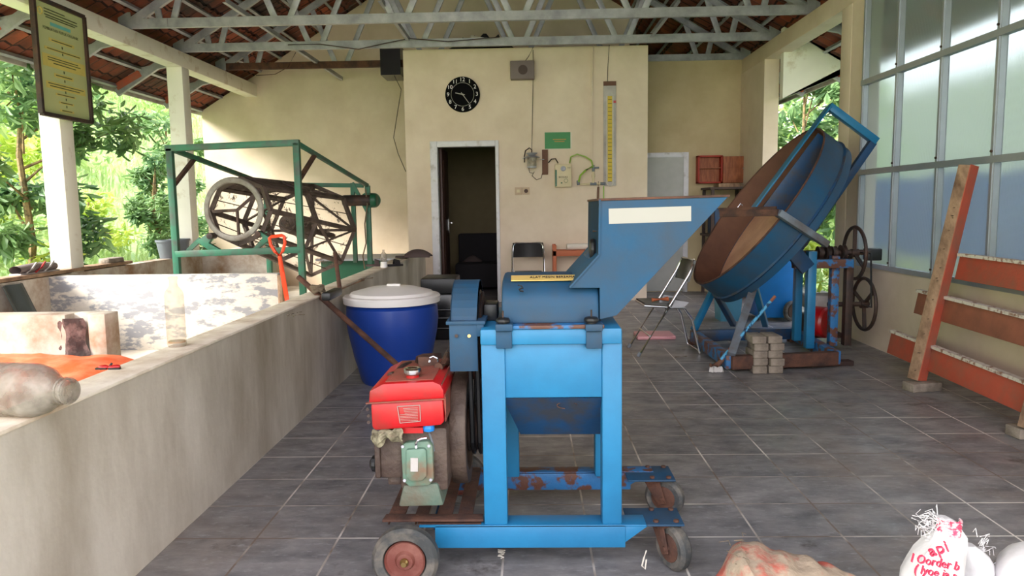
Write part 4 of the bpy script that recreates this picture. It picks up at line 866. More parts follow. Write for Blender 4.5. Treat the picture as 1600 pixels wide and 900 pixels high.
# ================================================================ PAN GRANULATOR
pg = thing('pan_granulator', (2.1, 6.4, 0), 'blue pan granulator with big tilted round rusty pan on steel frame near the window wall', 'machine')
PC = V((1.92, 6.4, 1.233)); PN = V((-.807, -.01, .591)).normalized(); PR = .80
pan = MB().lathe([(PR, 0), (PR, -.30), (.02, -.30)], PC, PN, 72)
o = MB(); a_, b2, d_ = frame(PN)
o.lathe([(PR-.004, 0), (PR, 0), (PR+.004, -.002), (PR+.004, -.27), (.02, -.27), (.02, -.267), (PR, -.265), (PR-.004, -.24)], PC, PN, 80, close=True)
po_ = o.build('pan', 'blue_worn', pg, smooth=True)
MB().lathe([(PR-.006, -.003), (PR-.006, -.25), (PR-.01, -.25), (PR-.01, -.003)], PC, PN, 80, close=True).build('pan_lining', 'rust_brown', po_, smooth=True)
MB().lathe([(.001, -.255), (PR-.008, -.255), (PR-.008, -.26), (.001, -.26)], PC, PN, 80).build('pan_floor', 'rust_pink', po_)
MB().ring(PC, PN, PR, .008, 80, 6).build('pan_rim', 'rust', po_, smooth=True)
MB().ring(PC-PN*.2, PN, PR+.006, .012, 80, 4).build('pan_hoop', 'blue_dark', po_)
up_ = (V((0, 0, 1)) - PN*PN.z).normalized(); sd_ = PN.cross(up_)     # in-plane up and sideways
if sd_.y > 0: sd_ = -sd_                                             # sideways towards the camera
def PP(u, v, h): return PC + up_*u + sd_*v + PN*h
# scraper plate and frame across the opening
MB().prism([PP(-.05, .02, .02), PP(1.0, .02, .02), PP(1.0, .14, .02), PP(-.05, .14, .02)], PN*.012).build('scraper_beam', 'blue', pg, bevel=.003)
MB().box(0, 0, 0, 0, 0, 0) 
MB().prism([PP(.0, .2, -.24), PP(.74, .2, -.24), PP(.74, .2, .0), PP(.0, .2, .0)], sd_*.012).build('scraper_plate', 'blue_dark', pg, bevel=.003)
MB().prism([PP(.0, .2, -.24), PP(.0, .2, -.03), PP(.0, .35, -.03), PP(.0, .35, -.24)], up_*.01).build('scraper_plate', 'blue_dark', pg)
MB().bar(PP(1.0, .08, .03), PP(1.0, .08, -.47), .07, .06).build('support_arm', 'blue', pg, bevel=.004)
MB().bar(PP(.98, .08, -.45), PP(-.2, .08, -.5), .06, .06).build('support_arm', 'blue_dark', pg, bevel=.004)
yb_ = PC.y-.55
q0, q1 = PY(1126, 334, 5.75), PY(1216, 332, 5.5); q2 = PY(1292, 382, 5.58)
MB().bar(q0, q1, .05, .05).build('cross_bar', 'rust', pg, bevel=.003); MB().bar(q1, q2, .06, .05).build('cross_bar', 'blue_grey', pg, bevel=.003)
MB().bar(q0+V((0, .04, .03)), q1+V((0, .04, .03)), .03, .03).build('cross_bar', 'rust', pg, bevel=.003)
MB().tube([PY(1152, 325, 5.95), PY(1157, 318, 5.95), PY(1160, 321, 5.95)], .005).build('tie_wire', 'chrome', pg)
g_ = PC - PN*.265
MB().cyl(g_, g_-PN*.28, .06, n=18).build('pan_shaft', 'iron', pg, bevel=.006)
MB().obox(g_-PN*.16, .2, .14, .14, R=Matrix((PN, sd_, up_)).transposed()).build('gearbox', 'iron', pg, bevel=.015)
MB().prism([PP(-.5, -.1, -.32), PP(-.2, -.1, -.32), PP(-.2, -.1, -.5)], sd_*.012).build('bracket_plate', 'blue_dark', pg)
# floor frame
f = [PZ(1084, 516, .13), PZ(1142, 556, .13), PZ(1307, 549, .13), PZ(1240, 512, .13)]
for i, mt in enumerate(('blue_rusty', 'rust', 'blue_rusty', 'blue_dark')):
    p, q = f[i], f[(i+1) % 4]; MB().bar(p-V((0, 0, .05)), q-V((0, 0, .05)), .07, .1).build('base_channel', mt, pg, bevel=.003)
for p in f[:3]: pass
MB().bar(PZ(1145, 572, .02), PZ(1330, 566, .02), .08, .035).build('skid_board', 'rust', pg, bevel=.003)
for i in (0, 3): MB().obox((f[i].x, f[i].y, .02), .09, .09, .035).build('skid_block', 'rust', pg)
# A-frame and main leaning post
ap = PY(1115, 452, 6.75)
MB().bar(f[0], ap, .05, .05).build('frame_leg', 'blue', pg, bevel=.003); MB().bar(PZ(1146, 507, .1), ap, .05, .05).build('frame_leg', 'blue_dark', pg, bevel=.003)
e1 = PY(1196, 395, 6.3); MB().bar(f[1], V((e1.x, e1.y, e1.z)), .075, .06, (1, 0, 0)).build('leaning_post', 'blue_grey', pg, bevel=.003)
MB().bar(PZ(1196, 508, .1), PY(1180, 450, 6.5), .05, .05).build('frame_leg', 'blue', pg, bevel=.003)
for (a, b, yy_, tp, mt) in ((1243, 1254, 6.35, 400, 'blue'), (1262, 1275, 6.0, 393, 'blue'), (1299, 1311, 6.1, 400, 'blue_rusty'), (1322, 1333, 6.1, 405, 'iron')):
    x0, x1 = PY(a, 460, yy_).x, PY(b, 460, yy_).x
    MB().box(x0, x1, yy_, yy_+.07, .08, PY(a, tp, yy_).z).build('upright_post', mt, pg, bevel=.003)
tz = PY(1290, 412, 6.05).z
MB().bar((PY(1240, 412, 6.05).x, 6.06, tz), (PY(1332, 412, 6.05).x, 6.06, tz), .08, .07).build('top_rail', 'blue_rusty', pg, bevel=.003)
MB().bar((PY(1240, 412, 6.4).x, 6.42, tz), (PY(1325, 412, 6.4).x, 6.42, tz), .08, .07).build('top_rail', 'rust', pg, bevel=.003)
MB().bar(PY(1232, 385, 6.0), PY(1262, 420, 6.0), .05, .12).build('frame_leg', 'blue_dark', pg, bevel=.003)
sz_ = PY(1300, 395, 6.2).z; X0 = PY(1255, 395, 6.2).x
MB().cyl((X0-.15, 6.22, sz_), (2.82, 6.22, sz_), .022).build('drive_shaft', 'iron', pg)
for k, px in enumerate((1282, 1293, 1304, 1318)):
    x = PY(px, 395, 6.2).x; MB().lathe([(.02, -.02), (.055+.01*(k % 2), -.018), (.05, 0), (.055+.01*(k % 2), .018), (.02, .02)], (x, 6.22, sz_), (1, 0, 0), 20).build('shaft_pulley', 'iron', pg, smooth=True)
MB().obox((2.86, 6.25, sz_-.02), .12, .1, .1).build('bearing_block', 'black', pg, bevel=.01)
def handwheel(c, r, sp, lab):
    h = MB().ring(c, (1, 0, 0), r, .014, 48, 8, 1.1).build(lab, 'iron', pg, smooth=True)
    MB().cyl(c-V((.03, 0, 0)), c+V((.03, 0, 0)), .035, n=14).build('wheel_boss', 'iron', h)
    for k in range(3):
        t = sp+k*2*PI/3; MB().bar(c, c+V((0, math.cos(t), math.sin(t)))*r, .012, .03, (1, 0, 0)).build('wheel_spoke', 'iron', h)
handwheel(V((PY(1335, 397, 6.22).x, 6.22, sz_-.005)), .215, PI/2, 'drive_wheel')
c = PY(1350, 475, 6.2); handwheel(V((c.x, 6.2, c.z)), .215, .4, 'drive_wheel')
MB().cyl((c.x-.3, 6.2, c.z), (c.x+.04, 6.2, c.z), .02).build('drive_shaft', 'iron', pg)
MB().tube([(c.x-.03, 6.0, c.z), (c.x-.04, 6.02, sz_), (c.x-.04, 6.42, sz_), (c.x-.03, 6.4, c.z)], .008, 6, True).build('drive_belt', 'black', pg)
# its small red motor
ge = thing('small_engine', (2.45, 6.6, .05), 'small red engine with grey top inside the pan granulator frame', 'engine')
c = PY(1286, 503, 6.45)
MB().lathe([(.02, 0), (.12, .0), (.135, .02), (.135, .12), (.12, .14), (.03, .15)], (c.x-.06, 6.5, c.z), (.6, -.8, 0), 28).build('recoil_cover', 'engine_red', ge, smooth=True)
MB().obox((c.x+.02, 6.62, c.z-.05), .26, .2, .2).build('engine_block', 'iron', ge, bevel=.02)
MB().obox((c.x+.01, 6.6, c.z+.17), .3, .22, .12).build('engine_tank', 'fascia', ge, bevel=.03)
MB().obox((c.x+.02, 6.62, .09), .4, .24, .03).build('engine_base', 'rust', ge)
# ================================================================ BINS BEHIND THE PAN MACHINE
wb = thing('wheeled_bin', (2.72, 8.2, 0), 'tall blue wheeled refuse bin behind the leaning post of the pan machine', 'bin')
q = [PY(1192, 495, 8.0), PY(1238, 495, 8.0)]; x0, x1 = PY(1178, 495, 8.0).x, PY(1244, 495, 8.0).x
b = MB(); t8 = PY(1240, 388, 8.0).z
b.add([(x0+.04, 7.95, .03), (x1-.03, 7.95, .03), (x1-.03, 8.4, .03), (x0+.04, 8.4, .03), (x0-.02, 7.9, t8), (x1, 7.9, t8), (x1, 8.5, t8), (x0-.02, 8.5, t8)], [(0, 1, 2, 3), (4, 5, 6, 7), (0, 1, 5, 4), (1, 2, 6, 5), (2, 3, 7, 6), (3, 0, 4, 7)]); b.build('body', 'bin_blue', wb, bevel=.02)
MB().box(x0-.04, x1+.01, 7.88, 8.52, t8, t8+.04).build('lid', 'bin_blue', wb, bevel=.012)
c = PY(1236, 484, 7.92); c.z = .11
wl = MB().ring(c, (.5, -.85, 0), .088, .024, 28, 8).build('wheel', 'rubber', wb, smooth=True); MB().cyl(c, c+V((.01, -.015, 0)), .066, n=20).build('wheel_hub', 'iron', wl)
b2_ = thing('small_bin', (2.15, 8.1, 0), 'pale blue square plastic bin standing on the floor behind the A-shaped leg', 'bin')
x0, x1 = PY(1124, 480, 7.95).x, PY(1160, 480, 7.95).x
b = MB().add([(x0+.02, 7.95, 0), (x1-.02, 7.95, 0), (x1-.02, 8.2, 0), (x0+.02, 8.2, 0), (x0, 7.92, .5), (x1, 7.92, .5), (x1, 8.24, .5), (x0, 8.24, .5)], [(0, 1, 2, 3), (0, 1, 5, 4), (1, 2, 6, 5), (2, 3, 7, 6), (3, 0, 4, 7)]); b.build('body', 'bin_light', b2_, solid=.006, bevel=.004)
MB().ring(V(((x0+x1)/2, 8.08, .5)), (0, 0, 1), (x1-x0)/2*1.25, .01, 4, 6).build('rim', 'bin_light', b2_)

# ================================================================ PAVER STACK, BRUSH
px_, py0 = 1.655, 5.45
names = {}
for lay in range(5):
    for col in range(2):
        x = px_ + .0 + col*.118 + (.004 if lay % 2 else -.003); z = .057*lay; wv_ = .106; dy = .006*((lay*3+col*5) % 4)
        if lay == 4: x -= .018; z += 0
        o = MB().obox((x+wv_/2, py0+.105+dy-(.01 if lay == 4 else 0), z+.0285), wv_, .2, .056, math.radians(((lay*7+col*11) % 5)-2)).build('concrete_paver', 'paver', bevel=.007)
        tag(o, '%s concrete paver in the %s column of the stack beside the brush' % (('bottom', 'second from bottom', 'middle', 'fourth from bottom', 'top')[lay], ('brush side', 'wall side')[col]), 'paver', 'stacked concrete pavers')
bt = V((1.395, 5.52, .06)); tp = PY(1211, 463, 5.72)
bh = thing('floor_brush', (1.39, 5.5, 0), 'floor brush with blue patterned handle leaning on the pan machine beside the pavers', 'brush')
M['brush_handle'] = mat('blue_patterned_film', srgb(92, 170, 214), .35, dirt=srgb(30, 60, 96), amt=.3, scale=30, sharp=.05, bump=0, stretch=(1, 1, .5))
MB().cyl(bt.lerp(tp, .07), bt.lerp(tp, .92), .012, n=12).build('handle', 'brush_handle', bh, smooth=True); MB().cyl(bt.lerp(tp, .92), tp, .012, n=12).cyl(bt.lerp(tp, .2), bt.lerp(tp, .3), .0125, n=12).build('handle_end', 'wood_brown', bh)
MB().tube([bt+V((-.05, -.02, .0)), bt+V((0, 0, -.005)), bt+V((.045, .02, .025)), bt+V((.06, .03, .05))], [.016, .02, .018, .013], 10).build('head', 'rust_brown', bh, smooth=True)
b = MB(); rg = random.Random(2)
for k in range(90):
    q = bt+V((-.05+.09*rg.random(), rg.gauss(0, .01), -.015+.0)); b.cyl(q, V((q.x+rg.gauss(0, .004), q.y+rg.gauss(0, .004), .003)), .0016, n=4)
b.build('bristles', 'lid_white', bh)

# ================================================================ RED TIMBER FRAME LEANING ON THE WALL
tf = thing('timber_frame', (2.75, 4.6, .06), 'red painted timber frame of three planks and posts leaning on the window wall', 'timber frame')
f0, f1 = V((2.60, 4.97, .065)), None
f1 = PX(1513, 259, 2.86)
UPV = V((.5, -.87, 0)); MB().bar(f0, f1, .09, .08, UPV).build('post', 'wood', tf, bevel=.004)
MB().bar(f0+UPV*.041, f1+UPV*.041, .09, .006, UPV).build('post_painted_side', 'wood_red', tf)
dirv = (f1-f0).normalized()
def plank(pxa, pya, pxb, pyb, hpx, mt, yfar):
    t = None
    pa = PX(pxa, pya, 2.74); 
    return pa
for k, (xa, ya, za, yb, zb_, hh, mt) in enumerate(((2.68, 5.5, .14, 3.55, .10, .17, 'wood_red'), (2.75, 5.28, .47, 3.4, .44, .165, 'wood_brown'), (2.81, 4.9, .75, 3.3, .74, .165, 'wood_red'))):
    a, b_ = V((xa, ya, za+hh/2)), V((xa+.01, yb, zb_+hh/2))
    p = MB().bar(a, b_, .03, hh, (.18, 0, 1)).build('plank', mt, tf, bevel=.003)
    MB().bar(a+V((.0, 0, hh/2-.002)), b_+V((.0, 0, hh/2-.002)), .04, .02).build('flaked_top_edge', 'wood_top', p)
g0 = V((2.62, 3.86, .065)); MB().bar(g0, g0+(f1-f0), .09, .08, UPV).build('post', 'wood', tf, bevel=.004)
MB().bar(g0+UPV*.041, g0+(f1-f0)+UPV*.041, .09, .006, UPV).build('post_painted_side', 'wood_red', tf)
b = MB(); rg = random.Random(6)
for k in range(16):
    q = f0.lerp(f1, .05+.9*rg.random())+V((-.045+.02*rg.random(), -.05+.02, 0)); b.cyl(q, q+V((-.018, -.012, 0)), .002, n=5)
b.build('bent_nail', 'iron', tf)
for (c, s, lb) in (((2.62, 4.93, .03), 0.2, 'grey concrete paver under the nearer visible foot of the red timber frame'), ((2.68, 3.93, .03), .1, 'grey concrete paver at the bottom under the frame end beside the picture edge')):
    tag(MB().obox(c, .22, .11, .06, s).build('support_paver', 'paver', bevel=.008), lb.replace('nearer visible ', 'far '), 'paver')

# ================================================================ CHAIRS
def chair(loc, rz, label):
    t = thing('folding_chair', (0, 0, 0), label, 'chair', 'folding chairs')
    for s in (-1, 1):
        x = s*.2
        MB().tube([(x, -.25, .015), (x, .0, .42), (x, .16, .68), (x*.97, .2, .76), (x*.8, .215, .80)], .0115, 10).build('front_leg_tube', 'chrome', t, smooth=True)
        MB().tube([(x*.88, -.03, .40), (x*.88, .12, .41), (x*.88, .2, .30), (x*.88, .27, .012)], .0115, 10).build('rear_leg_tube', 'chrome', t, smooth=True)
        MB().cyl((x, -.262, 0), (x, -.245, .035), .015).build('foot_cap', 'grey_pvc', t)
        MB().prism([(x*.94, .02, .405), (x*.94, .13, .41), (x*.94, .17, .45), (x*.94, .05, .47)], (.003, 0, 0)).build('hinge_plate', 'steel', t)
    MB().tube([(-.16, .215, .80), (.16, .215, .80)], .0115, 10).build('top_tube', 'chrome', t)
    MB().tube([(-.2, -.16, .17), (.2, -.16, .17)], .008).build('stretcher', 'chrome', t); MB().tube([(-.176, .265, .03), (.176, .265, .03)], .009).build('stretcher', 'chrome', t)
    MB().tube([(-.18, .14, .40), (-.18, -.2, .425), (.18, -.2, .425), (.18, .14, .40)], .011, 10).build('seat_rail', 'chrome', t)
    MB().grid(lambda u, v: V((-.17+.34*u, -.2+.34*v, .435-.012*math.sin(u*PI)*math.sin(v*PI))), 8, 8).build('seat', 'pad_black', t, solid=.025, smooth=True)
    MB().grid(lambda u, v: V((-.195+.39*u, .16+.055*v+.03*math.sin(u*PI), .62+.18*v)), 10, 6).build('backrest', 'pad_black', t, solid=.02, smooth=True)
    t.location = loc; t.rotation_euler = (0, 0, rz); return t
c1_ = chair((1.14, 6.35, 0), math.radians(-86), 'chrome and black folding chair standing under the hopper beside the pan machine')
xx = PY(825, 400, 9.2).x
place_copy(c1_, (xx, 9.3, 0), 0, 'chrome and black folding chair facing forward against the store room wall')
o = MB().tube([(1.02, 6.22, .468), (1.16, 6.24, .472)], [.018, .02], 10).build('wooden_handle_tool', 'plank_shelf'); tag(o, 'short brown wooden handle lying on the folding chair seat', 'tool')
MB2 = MB().box(1.0, 1.36, 6.9, 7.2, 0, .035).build('pink_tray', 'skin_pink', bevel=.01); tag(MB2, 'pale pink plastic tray on the floor seen through the chair', 'tray')
# small bench by the wall with a roll of paper
sb = thing('small_bench', (.6, 9.55, 0), 'low orange brown wooden bench against the store room wall beside the chair', 'bench')
x0, x1 = PY(864, 400, 9.4).x, PY(935, 400, 9.4).x; zt4 = PY(890, 389, 9.4).z
for x in (x0, x1-.04):
    for y in (9.4, 9.68): MB().box(x, x+.045, y, y+.045, 0, zt4+(.05 if y > 9.5 or x == x0 else 0)).build('leg', 'plank_shelf', sb, bevel=.003)
MB().box(x0, x1, 9.4, 9.72, zt4-.09, zt4-.02).build('seat_board', 'plank_shelf', sb, bevel=.003)
o = MB().cyl((x0+.18, 9.52, zt4+.022), (x1-.02, 9.56, zt4+.022), .04).build('paper_roll', 'paper'); tag(o, 'pale rolled papers lying on the small wooden bench', 'paper roll')
# rack, cabinet and table at the back
rk = thing('metal_rack', (2.62, 10.35, 0), 'dark metal rack table against the back wall under the red cabinet', 'rack')
x0, x1 = PY(1112, 300, 10.1).x, PY(1178, 300, 10.1).x; z8 = PY(1135, 292, 10.1).z
x1 = min(x1, 2.95)
for x in (x0, x1-.04):
    for y in (10.1, 10.6): MB().box(x, x+.04, y, y+.04, 0, z8).build('leg', 'iron', rk)
for z in (z8, .85, .35): MB().box(x0-.02, x1, 10.08, 10.66, z-.03, z).build('shelf', 'iron', rk)
tag(MB().box(x0+.12, x1-.1, 10.2, 10.5, z8, z8+.05).build('cardboard_box', 'wood', bevel=.003), 'flat pale brown box on the dark metal rack', 'box')
tag(MB().box(x0+.06, x1-.07, 10.16, 10.56, .851, 1.2).build('dark_crate', 'blue_dark', bevel=.01), 'dark blue crate on the middle shelf of the metal rack', 'crate')
wc = thing('wall_cabinet', (PY(1112, 262, 10.7).x, 10.7, 1.8), 'open red wall cabinet with wooden door hanging on the back wall', 'cabinet')
a, b_ = PY(1091, 243, 10.6), PY(1129, 286, 10.6); t_ = .022
MB().box(a.x, b_.x, 10.72, 10.745, b_.z, a.z).box(a.x, a.x+t_, 10.6, 10.72, b_.z, a.z).box(b_.x-t_, b_.x, 10.6, 10.72, b_.z, a.z).box(a.x, b_.x, 10.6, 10.72, a.z-t_, a.z).box(a.x, b_.x, 10.6, 10.72, b_.z, b_.z+t_).build('carcass', 'cabinet_red', wc, bevel=.002)
MB().box(a.x+t_, b_.x-t_, 10.62, 10.72, (a.z*.55+b_.z*.45)-.006, (a.z*.55+b_.z*.45)+.006).box(a.x+t_, b_.x-t_, 10.715, 10.72, b_.z+t_, a.z-t_).build('shelf', 'cabinet_wood', wc)
dd = MB().box(b_.x, b_.x+.31, 10.57, 10.592, b_.z+.0, a.z-.02).build('cabinet_door', 'cabinet_wood', wc, bevel=.003)
MB().box(b_.x+.05, b_.x+.26, 10.566, 10.571, b_.z+.2, a.z-.06).box(b_.x+.05, b_.x+.26, 10.566, 10.571, b_.z+.04, b_.z+.14).build('door_panel', 'cabinet_wood', dd, bevel=.004)
MB().cyl((b_.x+.28, 10.57, b_.z+.2), (b_.x+.28, 10.55, b_.z+.2), .016).build('door_knob', 'chrome', dd)

# black crate, bag and boots near the barrel
bx = thing('black_crate_stack', (-.62, 7.2, 0), 'stack of ribbed black plastic crates between barrel and doorway', 'crates')
x0, x1 = PY(676, 480, 7.0).x, PY(712, 480, 7.0).x
MB().box(x0-.08, x1+.05, 7.0, 7.5, 0, PY(690, 460, 7.0).z).build('lower_crate', 'black_shiny', bx, bevel=.02)
for z in (.1, .2, .28): MB().box(x0-.09, x1+.06, 6.99, 7.51, z, z+.02).build('crate_rib', 'black_shiny', bx, bevel=.006)
MB().box(x0-.12, x1, 7.05, 7.5, PY(690, 460, 7.0).z+.0, PY(690, 436, 7.0).z).build('upper_crate', 'black', bx, bevel=.015)
bg2 = MB().grid(lambda u, v: V((PY(652, 450, 7.3).x+.10*math.cos(v*2*PI)*math.sin(u*PI), 7.15+.12*math.sin(v*2*PI)*math.sin(u*PI), .36-.36*math.cos(u*PI)*.98*.5+.2-.38+.02)), 12, 16)
o = bg2.build('black_bag', 'black', smooth=True); tag(o, 'round black bag behind the white barrel lid', 'bag')
def boot(x, y, rz, label):
    t = thing('rubber_boot', (x, y, 0), label, 'boot', 'black rubber boots'); c = V((x, y, 0)); R = Matrix.Rotation(rz, 3, 'Z')
    b = MB(); vs = []
    prof = [(0, .0, .05, .13), (.02, .0, .055, .14), (.07, .0, .05, .125), (.11, .02, .048, .085), (.16, .045, .052, .062), (.25, .05, .06, .066), (.36, .05, .064, .07), (.37, .05, .068, .074)]
    n = 20
    for z, oy, rx, ry in prof: vs += [c + R@V((rx*math.cos(2*PI*i/n), oy+ry*math.sin(2*PI*i/n), z)) for i in range(n)]
    k = len(prof); b.add(vs, [(j*n+i, j*n+(i+1) % n, (j+1)*n+(i+1) % n, (j+1)*n+i) for j in range(k-1) for i in range(n)]+[tuple(range(n))[::-1], tuple(range((k-1)*n, k*n))])
    b.build('boot_shaft', 'black_shiny', t, smooth=True)
    MB().lathe([(.001, 0), (.05, 0)], c, (0, 0, 1), 4) 
    MB().prism([c+R@V((.058*math.cos(2*PI*i/20), .145*math.sin(2*PI*i/20), 0)) for i in range(20)], (0, 0, .02)).build('boot_sole', 'black', t)
boot(PY(773, 470, 5.7).x, 5.75, .2, 'shiny black rubber boot standing upright between guard and drum housing')
boot(PY(760, 480, 6.1).x, 6.15, 1.3, 'black rubber boot behind the shiny upright one by the doorway')
# sofa in the store room
sf = thing('dark_sofa', (-.7, 11.3, 0), 'dark sofa in the unlit store room seen through the doorway', 'sofa')
MB().box(-1.14, .3, 11.1, 11.7, .05, .42).build('seat', 'dark_sofa', sf, bevel=.03); MB().box(-1.14, .3, 11.7, 11.9, .05, .85).build('backrest', 'dark_sofa', sf, bevel=.03)
tag(MB().grid(lambda u, v: V((-1.05+.3*u, 11.35+.2*v, .43+.09*math.sin(u*PI)*math.sin(v*PI))), 8, 8).build('folded_cloth', 'cap_cloth', smooth=True), 'crumpled cloth on the dark sofa inside the store room', 'cloth')

# ================================================================ ON THE STORE ROOM WALL
YW = 9.81
def W(px, py, dy=0): return PY(px, py, YW-dy)
cc = W(723, 148); s9 = YW/FPX; cr = 26.5*s9
ck = thing('wall_clock', cc, 'round black wall clock with white numerals above the doorway', 'clock')
MB().lathe([(.001, .0), (cr, 0), (cr, .03), (cr*.97, .036), (cr*.95, .03), (.001, .028)], cc, (0, -1, 0), 56).build('case', 'clock_black', ck, smooth=True)
MB().ring(cc-V((0, .03, 0)), (0, 1, 0), cr*.66, .0025, 56, 6).build('chapter_ring', 'white_paint', ck)
for k in range(1, 13):
    t = PI/2-k*PI/6; text_mesh(str(k), .072, cc+V((math.cos(t)*cr*.83, -.031, math.sin(t)*cr*.83)), (1, 0, 0), (0, 0, 1), 'numeral', 'lid_white', ck)
for ang_, L, wd in ((PI/2-(9+24/60)*PI/6, .42, .011), (PI/2-24*PI/30, .62, .008)):
    d = V((math.cos(ang_), 0, math.sin(ang_))); MB().bar(cc-V((0, .034, 0))-d*.03, cc-V((0, .034, 0))+d*cr*L, .003, wd, d.cross(V((0, 1, 0)))).build('clock_hand', 'white_paint', ck)
MB().cyl(cc-V((0, .03, 0)), cc-V((0, .04, 0)), .01).build('hand_boss', 'white_paint', ck)
sk = thing('loudspeaker', W(816, 109), 'grey brown box loudspeaker fixed high on the store room wall', 'speaker')
a, b_ = W(797, 95, .12), W(835, 123, .12)
MB().box(a.x, b_.x, YW-.13, YW-.005, b_.z, a.z).build('cabinet', 'grey_box', sk, bevel=.01); MB().lathe([(.06, 0), (.06, .004), (.045, .006), (.001, .004)], W(817, 109, .13), (0, -1, 0), 24).build('speaker_cone', 'cap_cloth', sk)
gs = thing('green_sign', W(872, 219), 'small green paper sign pinned above the gas meter box', 'sign')
a, b_ = W(851, 207, .004), W(892, 232, .004)
MB().box(a.x, b_.x+.01, YW-.006, YW-.002, b_.z-.006, a.z).build('backing', 'paper', gs); M['sign_green'] = plain('sign_green', srgb(66, 138, 84), .6); M['sign_brown'] = plain('sign_brown', srgb(168, 140, 70), .6)
MB().box(a.x, b_.x-.005, YW-.009, YW-.006, b_.z, a.z).build('green_face', 'sign_green', gs)
for k in range(2): MB().box(W(862, 0).x+.02*k, W(883, 0).x-.02*k, YW-.011, YW-.009, W(872, 218).z-.026*k-.006, W(872, 218).z-.026*k+.006).build('lettering', 'sign_brown', gs)
# switch and socket
for k, (px, nm, lb) in enumerate(((810, 'light_switch', 'ivory light switch plate, the one nearer the doorway'), (822, 'power_socket', 'ivory power socket with dark round recess beside the switch'))):
    c = W(px, 298.5); t = thing(nm, c, lb, 'socket' if k else 'switch')
    MB().box(c.x-.045, c.x+.045, YW-.022, YW-.001, c.z-.048, c.z+.048).build('plate', 'plate_beige', t, bevel=.004)
    if k: MB().lathe([(.001, .0), (.026, 0), (.026, .006), (.022, .002), (.001, .002)], c-V((0, .022, 0)), (0, -1, 0), 20).build('recess', 'iron', t)
    else: MB().box(c.x-.022, c.x+.022, YW-.03, YW-.022, c.z-.02, c.z+.02).build('rocker', 'ivory', t, bevel=.003)
# lantern
lc = W(831, 250, .14)
ln = thing('hanging_lantern', lc, 'old glass gas lantern hanging by a hook on the store room wall', 'lantern')
MB().lathe([(.055, -.08), (.06, -.07), (.058, .04), (.05, .05)], lc, (0, 0, 1), 20).build('glass', 'jug', ln, smooth=True)
MB().lathe([(.002, .09), (.045, .085), (.075, .09), (.07, .08), (.035, .06), (.11, .035), (.1, .028), (.05, .045), (.002, .045)], lc, (0, 0, 1), 24).build('hood', 'steel', ln, smooth=True)
MB().lathe([(.001, -.1), (.06, -.1), (.062, -.08), (.001, -.08)], lc, (0, 0, 1), 20).build('base', 'steel', ln)
MB().tube([lc+V((.0, 0, .09)), lc+V((.0, 0, .13)), lc+V((-.03, 0, .155)), lc+V((-.08, 0, .12)), lc+V((-.095, 0, .05)), lc+V((-.095, 0, -.03))], .008).build('gas_pipe', 'iron', ln)
MB().tube([lc+V((-.12, 0, .02)), lc+V((.16, .08, .01))], .005).build('support_rod', 'steel', ln)
MB().tube([lc+V((-.04, 0, -.1)), lc+V((-.03, 0, -.16)), lc+V((.02, 0, -.17)), lc+V((.03, 0, -.15)), lc+V((0, .05, -.2)), lc+V((.06, .1, -.25)), lc+V((.12, .12, -.23)), lc+V((.14, .12, -.15))], .004).build('lantern_wire', 'iron', ln)
o = MB().box(W(847, 250).x, W(856, 250).x, YW-.03, YW-.001, W(850, 273).z, W(850, 234).z).build('wooden_batten', 'rust_brown', bevel=.003); tag(o, 'narrow brown wooden batten between lantern and gas meter box', 'batten')
# gas meter box
mb = thing('gas_meter_box', W(881, 274), 'cream gas meter box with green stripe and round dial on the wall', 'meter box')
a, b_ = W(867, 257, .09), W(893, 292, .09); xr_ = (b_.x-a.x)
MB().box(a.x, b_.x, YW-.095, YW-.002, b_.z, a.z).build('case', 'ivory', mb, bevel=.008)
yy_ = YW-.097
MB().box(a.x+.002, a.x+.024, yy_-.001, yy_+.001, b_.z+.01, a.z-.07).build('green_stripe', 'green_frame', mb)
MB().lathe([(.001, 0), (.034, 0), (.034, .008), (.028, .01), (.001, .004)], V(((a.x+b_.x)/2, yy_, a.z-.055)), (0, -1, 0), 24).build('dial', 'steel', mb)
text_mesh('BIOGAS', .034, ((a.x+b_.x)/2, yy_-.001, a.z-.165), (1, 0, 0), (0, 0, 1), 'lettering', 'ink', mb, sx=1.0)
text_mesh('1 m3', .028, (b_.x-.035, yy_-.001, a.z-.045), (1, 0, 0), (0, 0, 1), 'lettering', 'ink', mb, sx=.8)
MB().ring(V(((a.x+b_.x)/2+.035, yy_-.001, b_.z+.08)), (0, 1, 0), .024, .002, 20, 4).box(a.x+.075, a.x+.095, yy_-.002, yy_, b_.z+.045, b_.z+.06).build('printed_mark', 'green_dark', mb)
